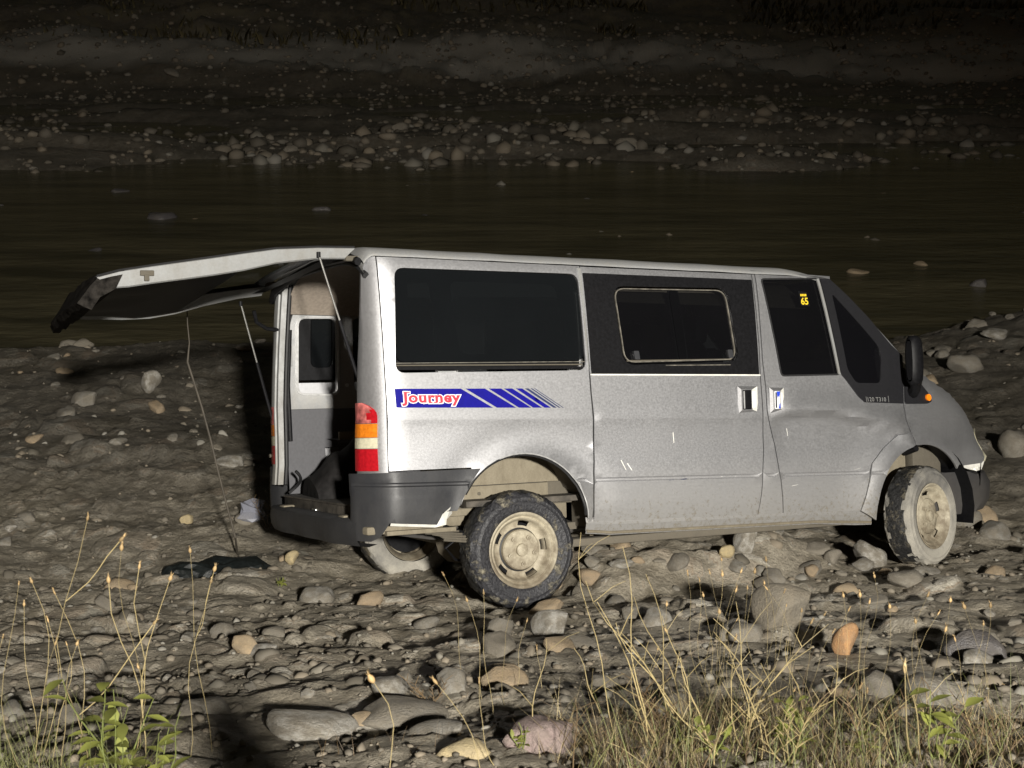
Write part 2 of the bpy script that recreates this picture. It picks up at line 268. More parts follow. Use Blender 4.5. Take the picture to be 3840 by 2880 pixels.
def stone_mat(name, ramp, rough=.75, mud=.95):
    m, N, L, P = mat(name); tc = N.new('ShaderNodeTexCoord'); oi = N.new('ShaderNodeObjectInfo')
    n = N.new('ShaderNodeTexNoise'); n.inputs['Scale'].default_value = 2.2; n.inputs['Detail'].default_value = 10; n.inputs['Roughness'].default_value = .65; L.new(tc.outputs['Object'], n.inputs[0])
    r = N.new('ShaderNodeValToRGB'); e = r.color_ramp.elements; e[0].color = (*ramp[0], 1); e[1].color = (*ramp[-1], 1)
    for i, c in enumerate(ramp[1:-1]): q = e.new((i + 1) / (len(ramp) - 1)); q.color = (*c, 1)
    L.new(oi.outputs['Random'], r.inputs[0])
    mudm = N.new('ShaderNodeMapRange'); mudm.inputs[1].default_value = .34; mudm.inputs[2].default_value = .56; mudm.inputs[3].default_value = .15 * mud; mudm.inputs[4].default_value = mud; L.new(n.outputs[0], mudm.inputs[0])
    mx = N.new('ShaderNodeMix'); mx.data_type = 'RGBA'; L.new(mudm.outputs[0], mx.inputs[0]); L.new(r.outputs[0], mx.inputs[6]); mx.inputs[7].default_value = (.175, .155, .122, 1)
    n2 = N.new('ShaderNodeTexNoise'); n2.inputs['Scale'].default_value = 14; n2.inputs['Detail'].default_value = 8; n2.inputs['Roughness'].default_value = .7; L.new(tc.outputs['Object'], n2.inputs[0])
    f = N.new('ShaderNodeMix'); f.data_type = 'RGBA'; f.blend_type = 'MULTIPLY'; f.inputs[0].default_value = .7; L.new(mx.outputs[2], f.inputs[6])
    fm = N.new('ShaderNodeMapRange'); fm.inputs[1].default_value = .3; fm.inputs[2].default_value = .7; fm.inputs[3].default_value = .6; fm.inputs[4].default_value = 1.25; L.new(n2.outputs[0], fm.inputs[0]); L.new(fm.outputs[0], f.inputs[7])
    L.new(f.outputs[2], P.inputs['Base Color']); P.inputs['Roughness'].default_value = rough
    b = N.new('ShaderNodeBump'); b.inputs['Strength'].default_value = .5; b.inputs['Distance'].default_value = .05; L.new(n2.outputs[0], b.inputs['Height']); L.new(b.outputs[0], P.inputs['Normal'])
    return m
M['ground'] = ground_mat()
GREY = [(.19, .175, .15), (.24, .23, .205), (.155, .14, .115), (.27, .26, .235), (.20, .17, .125), (.30, .29, .265)]
M['stone'] = stone_mat('river_stone', GREY)
M['tan_stone'] = stone_mat('tan_stone', [(.32, .235, .145), (.36, .27, .165)], mud=.4)
M['orange_stone'] = stone_mat('orange_stone', [(.42, .22, .09), (.46, .25, .10)], mud=.4)
M['purple_stone'] = stone_mat('purple_stone', [(.25, .185, .175), (.27, .20, .19)], mud=.4)
M['yellow_stone'] = stone_mat('yellow_stone', [(.48, .38, .20), (.50, .40, .22)], mud=.4)
M['dark_stone'] = stone_mat('dark_wet_stone', [(.07, .066, .075), (.09, .085, .09)], .3, mud=.35)
M['pale_stone'] = stone_mat('pale_stone', [(.37, .355, .32), (.42, .405, .37)])
# ------------------------------------------------------------------ terrain
def sstep(a, b, x): t = np.clip((x - a) / (b - a), 0, 1); return t * t * (3 - 2 * t)
VX0 = v2w((0, 0, 0)); VXX = TV[:2, 0] / (TV[:2, 0] @ TV[:2, 0]); VXY = TV[:2, 1] / (TV[:2, 1] @ TV[:2, 1])
def base_h(x, y):
    yy = np.maximum(y, .8)
    plane = WP[2] - (WN[0] * (x - WP[0]) + WN[1] * (yy - WP[1])) / WN[2]
    shore = 15.9 + .25 * np.clip(x - 3, 0, 6) + .45 * fbm(x * .6, y * 0 + 3.3, 5, 3) * 2
    flat = .25 + .02 * np.clip(14 - y, -2, 4) + .10 * fbm(x * .35, y * .35, 9, 3) * 2 + .28 * sstep(4.2, 6.5, x) * sstep(9, 13, y)
    flat = flat - .55 * sstep(-.6, 1.2, y - shore)
    k = .18; m_ = np.maximum(plane, flat) + k * np.log1p(np.exp(-np.abs(plane - flat) / k))
    q = (x - VX0[0]) * VXX[0] + (y - VX0[1]) * VXX[1]; p_ = (x - VX0[0]) * VXY[0] + (y - VX0[1]) * VXY[1]
    m_ = m_ + (.23 + .10 * fbm(x * 2.5, y * 2.5, 64, 3)) * sstep(.02, .42, p_) * (1 - sstep(2.0, 2.8, p_)) * sstep(.42, .75, q) * (1 - sstep(2.15, 2.5, q)) 
    near = np.where(y < 15, m_, flat)
    # islands of gravel in the stream, then the far bank
    isl = .34 * np.exp(-((y - 37 - 2.5 * np.sin(x * .1)) / 4.5) ** 2) + .62 * fbm(x * .17, y * .62, 21, 5) - .14 - .30 * (1 - sstep(29.5, 33, y + 3 * fbm(x * .15, y * 0 + 7., 22, 3)))
    far = np.where(y > 18, isl, -.3)
    bank = -.1 + .16 * np.clip(y - 47 - 1.5 * np.sin(x * .09 + 1), 0, 17) + .09 * np.clip(y - 64, 0, 400) + .5 * fbm(x * .16, y * .25, 41, 4) * sstep(50, 55, y)
    t = sstep(17.5, 20.5, y); h = near * (1 - t) + far * t
    bank = bank + .35 * sstep(52.0, 56.6, y + .8 * np.sin(x * .35) + 1.1 * fbm(x * .3, y * 0 + 2., 47, 3)) * (1 - .75 * sstep(-2, 9, x))
    t2 = sstep(46, 52, y); return h * (1 - t2) + bank * t2
def detail(x, y):
    n = sstep(1.5, 3.5, y); f = 1 - sstep(16, 22, y)
    x0_, y0_ = x, y; x = x + .05 * fbm(x0_ * 5, y0_ * 5, 111, 2); y = y + .05 * fbm(x0_ * 5, y0_ * 5, 112, 2)
    c1 = cobbles(x, y, .46, .050, 3, .38); c2 = cobbles(x + 7, y, .21, .026, 13, .5); c3 = cobbles(x, y + 5, .10, .014, 23, .5)
    patch = sstep(-.25, .35, fbm(x * .8, y * .8, 77, 3) * 1.4)
    rough = .045 * fbm(x * 2.2, y * 2.2, 50, 4) + .014 * fbm(x * 13, y * 13, 60, 3)
    ridge = .05 * (np.abs(fbm(x * 1.1 + y * .5, y * 1.9, 91, 3)) * -2)
    st = np.maximum(np.maximum(c1 * (.35 + .65 * patch), c2 * (.3 + .7 * patch)), c3 * .8)
    far = cobbles(x, y, 1.1, .06, 33, .4) * (1 - f) * sstep(24, 28, y)
    return (st + rough + ridge) * n * f + far + .05 * fbm(x * .9, y * .9, 15, 4) * (1 - f) + sstep(49, 52, y) * (cobbles(x, y, .8, .10, 43, .55) + .7 * fbm(x * .28, y * .5, 48, 4)), st
def ground_h(x, y):
    x = np.atleast_1d(np.asarray(x, float)); y = np.atleast_1d(np.asarray(y, float)); return base_h(x, y) + detail(x, y)[0]
def grow(a, b, d, g):
    o = [a]; 
    while o[-1] < b: o.append(o[-1] + d); d *= g
    return o
xc = np.arange(-4.6, 5.8, .022); xs = np.array([-v for v in grow(4.62, 90, .03, 1.035)][::-1] + list(xc) + grow(5.82, 90, .03, 1.035))
ys = np.array([-v for v in grow(-3.4, 14, .06, 1.12)][::-1] + list(np.arange(3.42, 11, .022)) + list(np.arange(11.02, 18, .05)) + grow(18.05, 260, .09, 1.008))
X, Y = np.meshgrid(xs, ys); Bh = base_h(X, Y); D, ST = detail(X, Y); Z = Bh + D
nx, ny = len(xs), len(ys); idx = np.arange(nx * ny).reshape(ny, nx)
F = np.stack([idx[:-1, :-1], idx[:-1, 1:], idx[1:, 1:], idx[1:, :-1]], -1).reshape(-1, 4)
gme = mk_np('ground', np.stack([X, Y, Z], -1).reshape(-1, 3), F)
att = gme.attributes.new('stone', 'FLOAT', 'POINT')
sid = np.where(ST > .012, .02 + .98 * _hash(np.floor(X / .23 + .3 * np.sin(Y * 9)), np.floor(Y / .23), 5), 0)
att.data.foreach_set('value', sid.astype(np.float32).ravel())
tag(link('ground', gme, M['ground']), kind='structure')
def G(px, py, lift=0):      # the point of the ground seen at a place of the photo (2212 x 1659 grid)
    d = A.T @ np.array([(px - 1106) / 3070, (py - 829.5) / 3070, 1]); ts = np.concatenate([np.arange(2.5, 20, .02), np.arange(20, 120, .1)])
    q = C0[None] + ts[:, None] * d[None]; below = q[:, 2] < base_h(q[:, 0], q[:, 1]); i = int(np.argmax(below)) if below.any() else len(ts) - 1
    p = q[i]; return Vector((p[0], p[1], float(ground_h(p[0], p[1])[0]) + lift))
def ray(px, py, dist):      # a point dist metres ahead of the camera
    d = A.T @ np.array([(px - 1106) / 3070, (py - 829.5) / 3070, 1]); return Vector((C0 + d * (dist / d[1]))[:])
# water
m, N, L, P = mat('murky_water'); P.inputs['Roughness'].default_value = .2; P.inputs['IOR'].default_value = 1.33
tc = N.new('ShaderNodeTexCoord'); mp = N.new('ShaderNodeMapping'); mp.inputs['Scale'].default_value = (1, 2.2, 1); L.new(tc.outputs['Object'], mp.inputs[0])
nz = N.new('ShaderNodeTexNoise'); nz.inputs['Scale'].default_value = 2.5; nz.inputs['Detail'].default_value = 5; L.new(mp.outputs[0], nz.inputs[0])
bu = N.new('ShaderNodeBump'); bu.inputs['Strength'].default_value = .35; bu.inputs['Distance'].default_value = .08; L.new(nz.outputs[0], bu.inputs['Height']); L.new(bu.outputs[0], P.inputs['Normal'])
m2_ = N.new('ShaderNodeMapping'); m2_.inputs['Scale'].default_value = (.16, .9, 1); L.new(tc.outputs['Object'], m2_.inputs[0])
n2_ = N.new('ShaderNodeTexNoise'); n2_.inputs['Scale'].default_value = 1.6; n2_.inputs['Detail'].default_value = 7; n2_.inputs['Roughness'].default_value = .65; L.new(m2_.outputs[0], n2_.inputs[0])
r_ = N.new('ShaderNodeValToRGB'); r_.color_ramp.elements[0].position = .36; r_.color_ramp.elements[1].position = .68; r_.color_ramp.elements[0].color = (.03, .027, .016, 1); r_.color_ramp.elements[1].color = (.125, .108, .062, 1); L.new(n2_.outputs[0], r_.inputs[0]); L.new(r_.outputs[0], P.inputs['Base Color'])
M['water'] = m
tag(link('river', mk('river', [(-90, 14, 0), (90, 14, 0), (90, 62, 0), (-90, 62, 0)], [(0, 1, 2, 3)]), m), kind='structure')
# ------------------------------------------------------------------ the van (built in its own axes: x forward, y away from the near side, z up)
W_ = 1.95
ZK = np.array([.33, .45, .56, .698, .704, .714, .722, .75, .9, 1.0, 1.035, 1.06, 1.12, 1.30, 1.5, 1.7, 1.85, 1.92, 1.955, 1.975, 1.988, 1.998, 2.006])
YK = np.array([.05, .020, .001, -.003, .012, .012, .004, .005, .012, .009, .004, .0, .004, .02, .038, .062, .085, .100, .12, .155, .2, .27, .36])
FT = np.array([(2.70, 1.42), (2.90, 1.27), (2.99, 1.255), (3.08, 1.21), (3.22, 1.14), (3.31, 1.07), (3.44, .93), (3.47, .86), (3.56, .765)])
def ys_(x, z, dent=True):
    x = np.asarray(x, float); z = np.asarray(z, float); zl = z + .028 * x
    y = np.interp(zl, ZK, YK)
    y = y + np.where(x < -.72, .11 * (np.maximum(-.72 - x, 0) / .16) ** 2.2, 0)
    y = y + np.where(x > 2.3, .30 * (np.maximum(x - 2.3, 0) / 1.55) ** 2.3, 0)
    d = np.hypot(x + .007, z - .46); y = y - .009 * np.exp(-((d - .405) / .035) ** 2) + .006 * np.exp(-((d - .50) / .07) ** 2) * (z > .55)   # rolled arch lip, dented above
    d = np.hypot(x - 2.85, z - .385); y = y - .016 * np.exp(-((d - .44) / .05) ** 2) - .020 * np.exp(-(np.maximum(d - .46, 0) / .16) ** 2) * np.clip((3.3 - x) / .5, 0, 1) * np.clip((x - 1.75) / .3, 0, 1)
    zs = np.interp(x, FT[:, 0], FT[:, 1]); t = np.clip((z - (zs - .16)) / .16, 0, 1); y = y + np.where(x > 2.74, .10 * (1 - np.sqrt(np.clip(1 - t * t, 0, 1))), 0)
    # the long scooped swage of the front door and wing
    sw = np.interp(x, [1.66, 1.95, 2.15, 2.4, 2.6, 2.75], [1.045, 1.05, 1.035, .975, .91, .86]); dz_ = z - sw; y = y + np.where((x > 1.66) & (x < 2.75), (-.024 * np.exp(-(np.maximum(dz_, 0) / .10) ** 2) * np.exp(-(np.minimum(dz_, 0) / .028) ** 2) + .012 * (dz_ < 0) * (1 - np.exp(-(np.minimum(dz_, 0) / .028) ** 2)) * np.exp(-np.maximum(-dz_, 0) / .25)) * np.clip((x - 1.66) / .12, 0, 1) * np.clip((2.76 - x) / .1, 0, 1), 0)
    if dent: y = y + .0022 * fbm(x * 1.6, z * 2.0, 3, 2) + .0008 * fbm(x * 7, z * 7, 8, 2)
    return y
def rpoly(pts, r, n=5):     # polygon with rounded corners
    out = []; m = len(pts)
    for i in range(m):
        p = Vector(pts[i]); a = Vector(pts[i - 1]) - p; b = Vector(pts[(i + 1) % m]) - p
        rr = min(r, a.length * .45, b.length * .45); p0 = p + a.normalized() * rr; p1 = p + b.normalized() * rr
        for k in range(n + 1):
            t = k / n; q = p0 * (1 - t) ** 2 + p * 2 * t * (1 - t) + p1 * t * t; out.append((q.x, q.y))
    return out
def arc(cx, cz, r, a0, a1, n=14): return [(cx + r * math.cos(math.radians(a0 + (a1 - a0) * i / n)), cz + r * math.sin(math.radians(a0 + (a1 - a0) * i / n))) for i in range(n + 1)]
def inside(P, poly):
    x, y = P[:, 0], P[:, 1]; c = np.zeros(len(P), bool); n = len(poly)
    for i in range(n):
        x0, y0 = poly[i]; x1, y1 = poly[(i + 1) % n]
        if y0 == y1: continue
        k = (y0 > y) != (y1 > y); c ^= k & (x < (x1 - x0) * (y - y0) / (y1 - y0) + x0)
    return c
def panel_mesh(name, outer, holes=(), off=0.0, thick=.014, side=1, h=.05, fn=None, dent=True):
    fn = fn or (lambda x, z: ys_(x, z, dent)); loops = []
    for lp in [outer] + list(holes):
        q = []
        for i in range(len(lp)):
            a = np.array(lp[i]); b = np.array(lp[(i + 1) % len(lp)]); n = max(1, int(np.linalg.norm(b - a) / h))
            for k in range(n): q.append(tuple(a + (b - a) * k / n))
        loops.append(q)
    pts = [p for l in loops for p in l]; ed = []; o = 0
    for l in loops: ed += [(o + i, o + (i + 1) % len(l)) for i in range(len(l))]; o += len(l)
    B_ = np.array(pts); x0, z0 = B_.min(0); x1, z1 = B_.max(0)
    gx = np.arange(x0 + h * .5, x1, h); lv = sorted(list(np.arange(.3, 2.1, h)) + [.698, .704, .714, .722, 1.035, 1.06, 1.12, 1.955, 1.975])
    gp = np.array([(x, l - .028 * x) for l in lv for x in gx])
    if len(gp):
        ok = inside(gp, loops[0])
        for l in loops[1:]: ok &= ~inside(gp, l)
        gp = gp[ok]
        if len(gp): gp = gp[np.sqrt(((gp[:, None] - B_[None]) ** 2).sum(-1)).min(1) > h * .22]
    allp = [Vector(map(float, p)) for p in pts] + [Vector(map(float, p)) for p in gp]
    vs, es, fs, *_ = delaunay_2d_cdt(allp, ed, [], 0, 1e-6)
    V2 = np.array([(v.x, v.y) for v in vs]); T = np.array([f for f in fs if len(f) == 3]); cen = V2[T].mean(1)
    ok = inside(cen, loops[0])
    for l in loops[1:]: ok &= ~inside(cen, l)
    T = T[ok]
    a, b, c = V2[T[:, 0]], V2[T[:, 1]], V2[T[:, 2]]
    ar = (b[:, 0] - a[:, 0]) * (c[:, 1] - a[:, 1]) - (b[:, 1] - a[:, 1]) * (c[:, 0] - a[:, 0]); T[ar < 0] = T[ar < 0][:, ::-1]
    yv = fn(V2[:, 0], V2[:, 1]) - off
    V = np.stack([V2[:, 0], yv, V2[:, 1]], 1); F_ = [tuple(t) for t in T]
    if thick:
        cnt = {}
        for t in T:
            for i in range(3): e = (int(t[i]), int(t[(i + 1) % 3])); cnt[e] = 1
        bd = [e for e in cnt if (e[1], e[0]) not in cnt]; new = {}; V = list(V)
        for e in bd:
            for i in e:
                if i not in new: new[i] = len(V); V.append(V[i] + np.array([0, thick, 0]))
        for i, j in bd: F_.append((j, i, new[i], new[j]))
        V = np.array(V)
    if side < 0: V[:, 1] = W_ - V[:, 1]; F_ = [f[::-1] for f in F_]
    return mk(name, V, F_, True, 40)
def panel(name, outer, mt, parent, holes=(), **k): return link(name, panel_mesh(name, outer, holes, **k), mt, parent)
def ring(name, poly, wd, mt, parent, **k):    # frame that follows a polygon
    c = np.mean(np.array(poly), 0); P = np.array(poly); inner = []
    for i in range(len(P)):
        t = P[(i + 1) % len(P)] - P[i - 1]; nn = np.array([-t[1], t[0]]); nn = nn / (np.linalg.norm(nn) + 1e-9)
        if np.dot(nn, c - P[i]) < 0: nn = -nn
        inner.append(tuple(P[i] + nn * wd))
    return panel(name, poly, mt, parent, holes=[inner], **k)
van = empty('van'); van.matrix_world = VM
tag(van, 'silver minivan with its tailgate open, stranded on the stony river bank', 'van')
ARCH_R = [(-.413, .58)] + arc(-.007, .46, .408, 160, 8, 16) + [(.405, .46)]
# ---- panels of both sides
QW = rpoly([(-.694, 1.893), (.424, 1.872), (.424, 1.318), (-.730, 1.324)], .055)
rear_poly = [(-.782, 1.952), (.445, 1.918), (.440, 1.53), (.440, 1.19), (.446, .99), (.444, .80), (.431, .613), (.424, .475)] + ARCH_R[::-1][:-1] + [(-.31, .803), (-.782, .806)]
DOOR_F = [(1.664, 1.885), (1.645, 1.364), (1.652, 1.19), (1.648, 1.05), (1.652, 1.02), (1.702, .842), (1.724, .677), (1.748, .427), (2.318, .410), (2.414, .70), (2.513, .79), (2.632, .866), (2.744, .880), (2.708, .964), (2.703, 1.063), (2.718, 1.177), (2.735, 1.372), (2.48, 1.618), (2.345, 1.750), (2.225, 1.858), (2.13, 1.872)]
FWIN = rpoly([(1.700, 1.853), (2.133, 1.862), (2.213, 1.262), (1.772, 1.262)], .03)
QG = rpoly([(2.215, 1.772), (2.45, 1.528), (2.538, 1.432), (2.55, 1.357), (2.523, 1.2), (2.33, 1.205), (2.272, 1.29)], .03)
SL = [(.449, 1.915), (1.632, 1.884), (1.622, 1.437), (1.613, 1.269), (1.609, 1.034), (1.610, .817), (1.594, .683), (1.575, .549), (1.556, .432), (.437, .463), (.441, .613), (.453, .80), (.456, .994), (.449, 1.186), (.449, 1.312), (.447, 1.53)]
SG = rpoly([(.640, 1.803), (1.437, 1.797), (1.470, 1.352), (.668, 1.344)], .075)
SBLK = [(.456, 1.878), (1.626, 1.850), (1.606, 1.270), (.454, 1.292)]
for side in (1, -1):
    P_ = M['paint']
    rp = panel('rear_side_panel', rear_poly, P_, van, holes=[QW], side=side)
    gl = panel('window_pane', rpoly([(-.690, 1.890), (.420, 1.869), (.420, 1.375), (-.720, 1.383)], .05), M['glass'], rp, off=-.010, thick=0, side=side, dent=False)
    panel('window_surround', rpoly([(-.68, 1.88), (.41, 1.86), (.41, 1.34), (-.71, 1.34)], .03), M['black'], rp, holes=[rpoly([(-.61, 1.835), (-.47, 1.83), (-.46, 1.42), (-.61, 1.42)], .05), rpoly([(-.36, 1.83), (.31, 1.815), (.345, 1.42), (-.33, 1.42)], .06)], off=-.05, thick=.02, side=side, dent=False)
    panel('window_gasket', [(-.727, 1.378), (.420, 1.370), (.420, 1.366), (-.727, 1.374)], M['gasket'], rp, off=-.004, side=side, dent=False)
    panel('door_track', [(-.715, 1.356), (.418, 1.341), (.418, 1.328), (-.715, 1.340)], M['black'], rp, off=-.022, thick=0, side=side, dent=False)
    panel('door_track', [(-.716, 1.368), (.41, 1.356), (.41, 1.349), (-.716, 1.361)], M['chassis'], rp, off=-.018, side=side, dent=False)
    sd = panel('sliding_door', SL, P_, van, side=side, holes=[SG])
    panel('window_frame', rpoly(SBLK, .006, 2), M['black'], sd, holes=[SG], off=.004, thick=.016, side=side, dent=False)
    ring('window_gasket', rpoly([(.652, 1.792), (1.425, 1.786), (1.457, 1.364), (.682, 1.357)], .07), .006, M['gasket'], sd, off=-.003, thick=.01, side=side, dent=False)
    panel('sliding_pane', rpoly([(.650, 1.795), (1.10, 1.79), (1.12, 1.352), (.68, 1.352)], .05), M['glass_clear'], sd, off=-.022, thick=0, side=side, dent=False)
    panel('sliding_pane', rpoly([(1.03, 1.79), (1.44, 1.787), (1.462, 1.355), (1.06, 1.352)], .05), M['glass_clear'], sd, off=-.014, thick=0, side=side, dent=False)
    panel('centre_bar', [(1.035, 1.785), (1.105, 1.785), (1.13, 1.365), (1.06, 1.365)], M['trim_grey'], sd, off=-.028, thick=.01, side=side, dent=False)
    panel('sill_rail', [(.70, 1.372), (1.42, 1.371), (1.42, 1.363), (.70, 1.364)], M['chassis'], sd, off=-.006, thick=.01, side=side, dent=False)
    panel('sill_rail', [(.95, 1.340), (1.40, 1.336), (1.40, 1.331), (.95, 1.335)], M['gasket'], sd, off=.010, thick=.006, side=side, dent=False)
    for lx in (.745, 1.395): panel('window_latch', rpoly([(lx, 1.425), (lx + .035, 1.425), (lx + .04, 1.375), (lx + .006, 1.375)], .006, 2), M['plastic'], sd, off=.0, thick=.02, side=side, dent=False)
    panel('belt_moulding', [(.452, 1.297), (1.612, 1.272), (1.612, 1.264), (.452, 1.289)], M['pale'], sd, off=.007, thick=.01, side=side)
    fd = panel('front_door', DOOR_F, P_, van, side=side, holes=[FWIN, [tuple(np.mean(QG, 0) + (np.array(q) - np.mean(QG, 0)) * 1.06) for q in QG]])
    panel('window_pane', FWIN, M['glass_clear'], fd, off=-.016, thick=0, side=side, dent=False)
    ring('window_gasket', rpoly([(1.692, 1.861), (2.141, 1.869), (2.222, 1.256), (1.765, 1.256)], .03), .010, M['rubber'], fd, off=.004, thick=.014, side=side, dent=False)
    panel('pillar_moulding', [(2.118, 1.862), (2.136, 1.862), (2.216, 1.262), (2.200, 1.262)], M['white_in'], fd, off=.007, thick=.01, side=side, dent=False)
    trim = [(2.143, 1.866), (2.223, 1.857), (2.345, 1.749), (2.488, 1.611), (2.58, 1.51), (2.644, 1.442), (2.735, 1.371), (2.718, 1.177), (2.703, 1.066), (2.378, 1.083), (2.335, 1.119), (2.253, 1.226), (2.222, 1.258)]
    panel('quarter_trim', trim, M['trim_black'], fd, holes=[QG], off=.008, thick=.016, side=side, dent=False, h=.025)
    panel('quarter_pane', QG, M['quarter_glass'], fd, off=-.001, thick=0, side=side, dent=False, h=.025)
    FARCH = arc(2.85, .385, .415, 180, 97, 12)
    panel('front_arch_panel', [(2.324, .410), (2.420, .70), (2.519, .79), (2.638, .866), (2.750, .880), (2.775, .800)] + FARCH[::-1][1:] + [(2.437, .345)], P_, van, side=side, off=.004)
    panel('door_post', [(1.640, 1.884), (1.630, 1.437), (1.621, 1.269), (1.617, 1.034), (1.618, .817), (1.602, .683), (1.583, .549), (1.562, .432), (1.742, .428), (1.718, .677), (1.696, .842), (1.646, 1.02), (1.642, 1.05), (1.646, 1.19), (1.639, 1.364), (1.657, 1.884)], P_, van, side=side, off=-.002)
    panel('pillar_moulding', [(.426, 1.905), (.448, 1.905), (.447, 1.80), (.441, 1.325), (.436, 1.325), (.432, 1.7)], M['white_in'], van, side=side, off=.004)
    fe = panel('front_wing', [(2.742, 1.37)] + [tuple(p) for p in FT[1:]] + [(3.565, .69), (3.49, .65), (3.29, .645), (3.20, .655)] + arc(2.85, .385, .415, 36, 96, 10) + [(2.783, .80), (2.757, .872), (2.716, .964), (2.711, 1.063), (2.726, 1.177)], P_, van, side=side, h=.035)
    panel('mirror_base', rpoly([(2.728, 1.30), (2.79, 1.24), (2.868, 1.205), (2.935, 1.128), (2.962, 1.075), (2.917, 1.060), (2.713, 1.064), (2.728, 1.18)], .015, 3), M['trim_black'], fe, off=.012, thick=.02, side=side, dent=False)
    li = panel('side_repeater', arc(2.921, 1.100, .022, 0, 345, 14), M['orange'], fe, off=.026, thick=.016, side=side, dent=False, h=.02)
    rpil = []
    zz = [.435, .56, .68, .80, .98, 1.163, 1.333, 1.55, 1.75, 1.90, 1.955]; xr = np.interp(zz, [.435, .68, .80, 1.163, 1.333, 1.90, 1.96], [-.934, -.926, -.906, -.900, -.893, -.854, -.846])
    rows = []
    for z, xe in zip(zz, xr):
        xs_ = np.linspace(-.788, xe, 8); yy = ys_(xs_, np.full(8, z)); r = list(zip(xs_, yy, [z] * 8)); e = r[-1]
        fb_ = 1.0 if side > 0 else 1.55
        r += [(e[0] + .002, e[1] + .020 * fb_, z), (e[0] + .006, e[1] + .036 * fb_, z), (e[0] + .016, e[1] + .038 * fb_, z), (e[0] + .018, e[1] + .058 * fb_, z), (e[0] + .055, e[1] + .062 * fb_, z), (e[0] + .06, e[1] + .085 * fb_, z)]
        rows.append([(p[0], p[1] if side > 0 else W_ - p[1], p[2]) for p in r])
    rows = rows[2:] if True else rows
    rpil = MB().grid(rows).build('rear_pillar', [M['paint'], M['white_in']], van, 40)
    for p in rpil.data.polygons:
        if np.mean([abs((rpil.data.vertices[i].co.y if side > 0 else W_ - rpil.data.vertices[i].co.y)) for i in p.vertices]) > .13 and side < 0: p.material_index = 1
    sl = [(Vector((x_ + .055, (y_ if side > 0 else W_ - y_), z_))) for (x_, y_, z_) in [(xr[k], float(ys_(xr[k], zz[k])) + (.095 if side > 0 else .135), zz[k]) for k in range(2, len(zz))]]
    MB().tube(sl, .013, 8).build('door_seal', M['rubber'], rpil)
    # lamp cluster on the rear corner
    if side > 0:
        tl = empty('tail_light'); tl.parent = van
    else: tl = empty('tail_light'); tl.parent = van
    zb = [1.172, 1.06, .984, .926, .806]; ms = ['red_old', 'amber', 'clear', 'red']
    for k in range(4):
        rows = []
        for z in np.linspace(zb[k] - .0015, zb[k + 1] + .0015, 7):
            xf = -.833 if z < 1.10 else -.833 - .058 * ((z - 1.10) / .072) ** 2.2
            xe = np.interp(z, [.80, 1.163, 1.2], [-.908, -.902, -.90]); xs_ = np.linspace(xf, xe, 9); yy = ys_(xs_, np.full(9, z), False) - .012 - .006 * np.sin(np.linspace(0, 3.14, 9))
            r = [(xf, float(ys_(xf, z)) + .004, z)] + list(zip(xs_, yy, [z] * 9)) + [(xe + .004, float(ys_(xe, z)) + .05, z)]
            rows.append([(p[0], p[1] if side > 0 else W_ - p[1], p[2]) for p in r])
        ln = MB().grid(rows).build('lens', [M[ms[k]], M['red']], tl, 50)
        if k == 0:
            for p in ln.data.polygons: p.material_index = 1 if p.center.x > -.868 + .012 * math.sin(p.center.z * 90) else 0
        ln['label'] = ['broken faded red lens at the top', 'amber lens', 'clear lens', 'red lens at the bottom'][k]
    # bumper corner
    bp_ = [(-.935, .793), (-.795, .797), (-.265, .795), (-.33, .72), (-.37, .655), (-.415, .575), (-.493, .575), (-.532, .508), (-.794, .531), (-.832, .457), (-.868, .432), (-.936, .435)]
    def bfn(x, z):
        y = ys_(x, z, False) - .012; return y - .010 * sstep(.70, .685, z) * 0 - np.where(z < .685, .012, 0) * sstep(-.40, -.55, x)
    panel('bumper_corner', bp_, M['plastic'], van, off=0, thick=.03, side=side, fn=bfn, h=.03)
# gutter strip and roof
def rim_pt(x, zl): return (x, float(np.interp(zl, ZK, YK)), zl - .028 * x)
rows = []
for x in list(np.linspace(-.862, -.80, 5)) + list(np.linspace(-.7, 1.8, 18)) + list(np.linspace(1.9, 2.26, 10)):
    dz = -.30 * (max(x - 1.9, 0)) ** 1.6 - (.05 * ((-.80 - x) / .062) ** 2 if x < -.80 else 0); half = []
    for zl in (1.935, 1.940, 1.944, 1.955, 1.965, 1.975, 1.982, 1.988, 1.994, 1.998, 2.006):
        p = rim_pt(x, zl); inn = (-.007 if zl <= 1.944 else .0); half.append((p[0], p[1] + inn + .004 * float(fbm(np.array([x * 3.]), np.array([zl * 30]), 4, 2)[0]), p[2] + dz * (1 if zl > 1.944 else .9) + .004 * float(fbm(np.array([x * 8.]), np.array([zl * 9]), 6, 2)[0])))
    for t in (.3, .65, 1): half.append((x, .36 + t * (W_ / 2 - .36), 2.006 - .028 * x + .024 * (1 - (1 - t) ** 2) + dz))
    rows.append(half + [(p[0], W_ - p[1], p[2]) for p in half[:-1]][::-1])
roof = MB().grid(rows).build('roof', dirty('dusty_roof_paint', (.40, .405, .41), (.34, .31, .24), .5, .3, .3, (.0, .1), 14, bump=.3), van, 45)
for side in (1, -1):   # the side strip between gutter and windows over the front door
    panel('roof_side_strip', [(1.638, 1.912), (2.235, 1.880), (2.228, 1.862), (2.13, 1.877), (1.668, 1.890), (1.637, 1.887)], M['paint'], van, side=side)
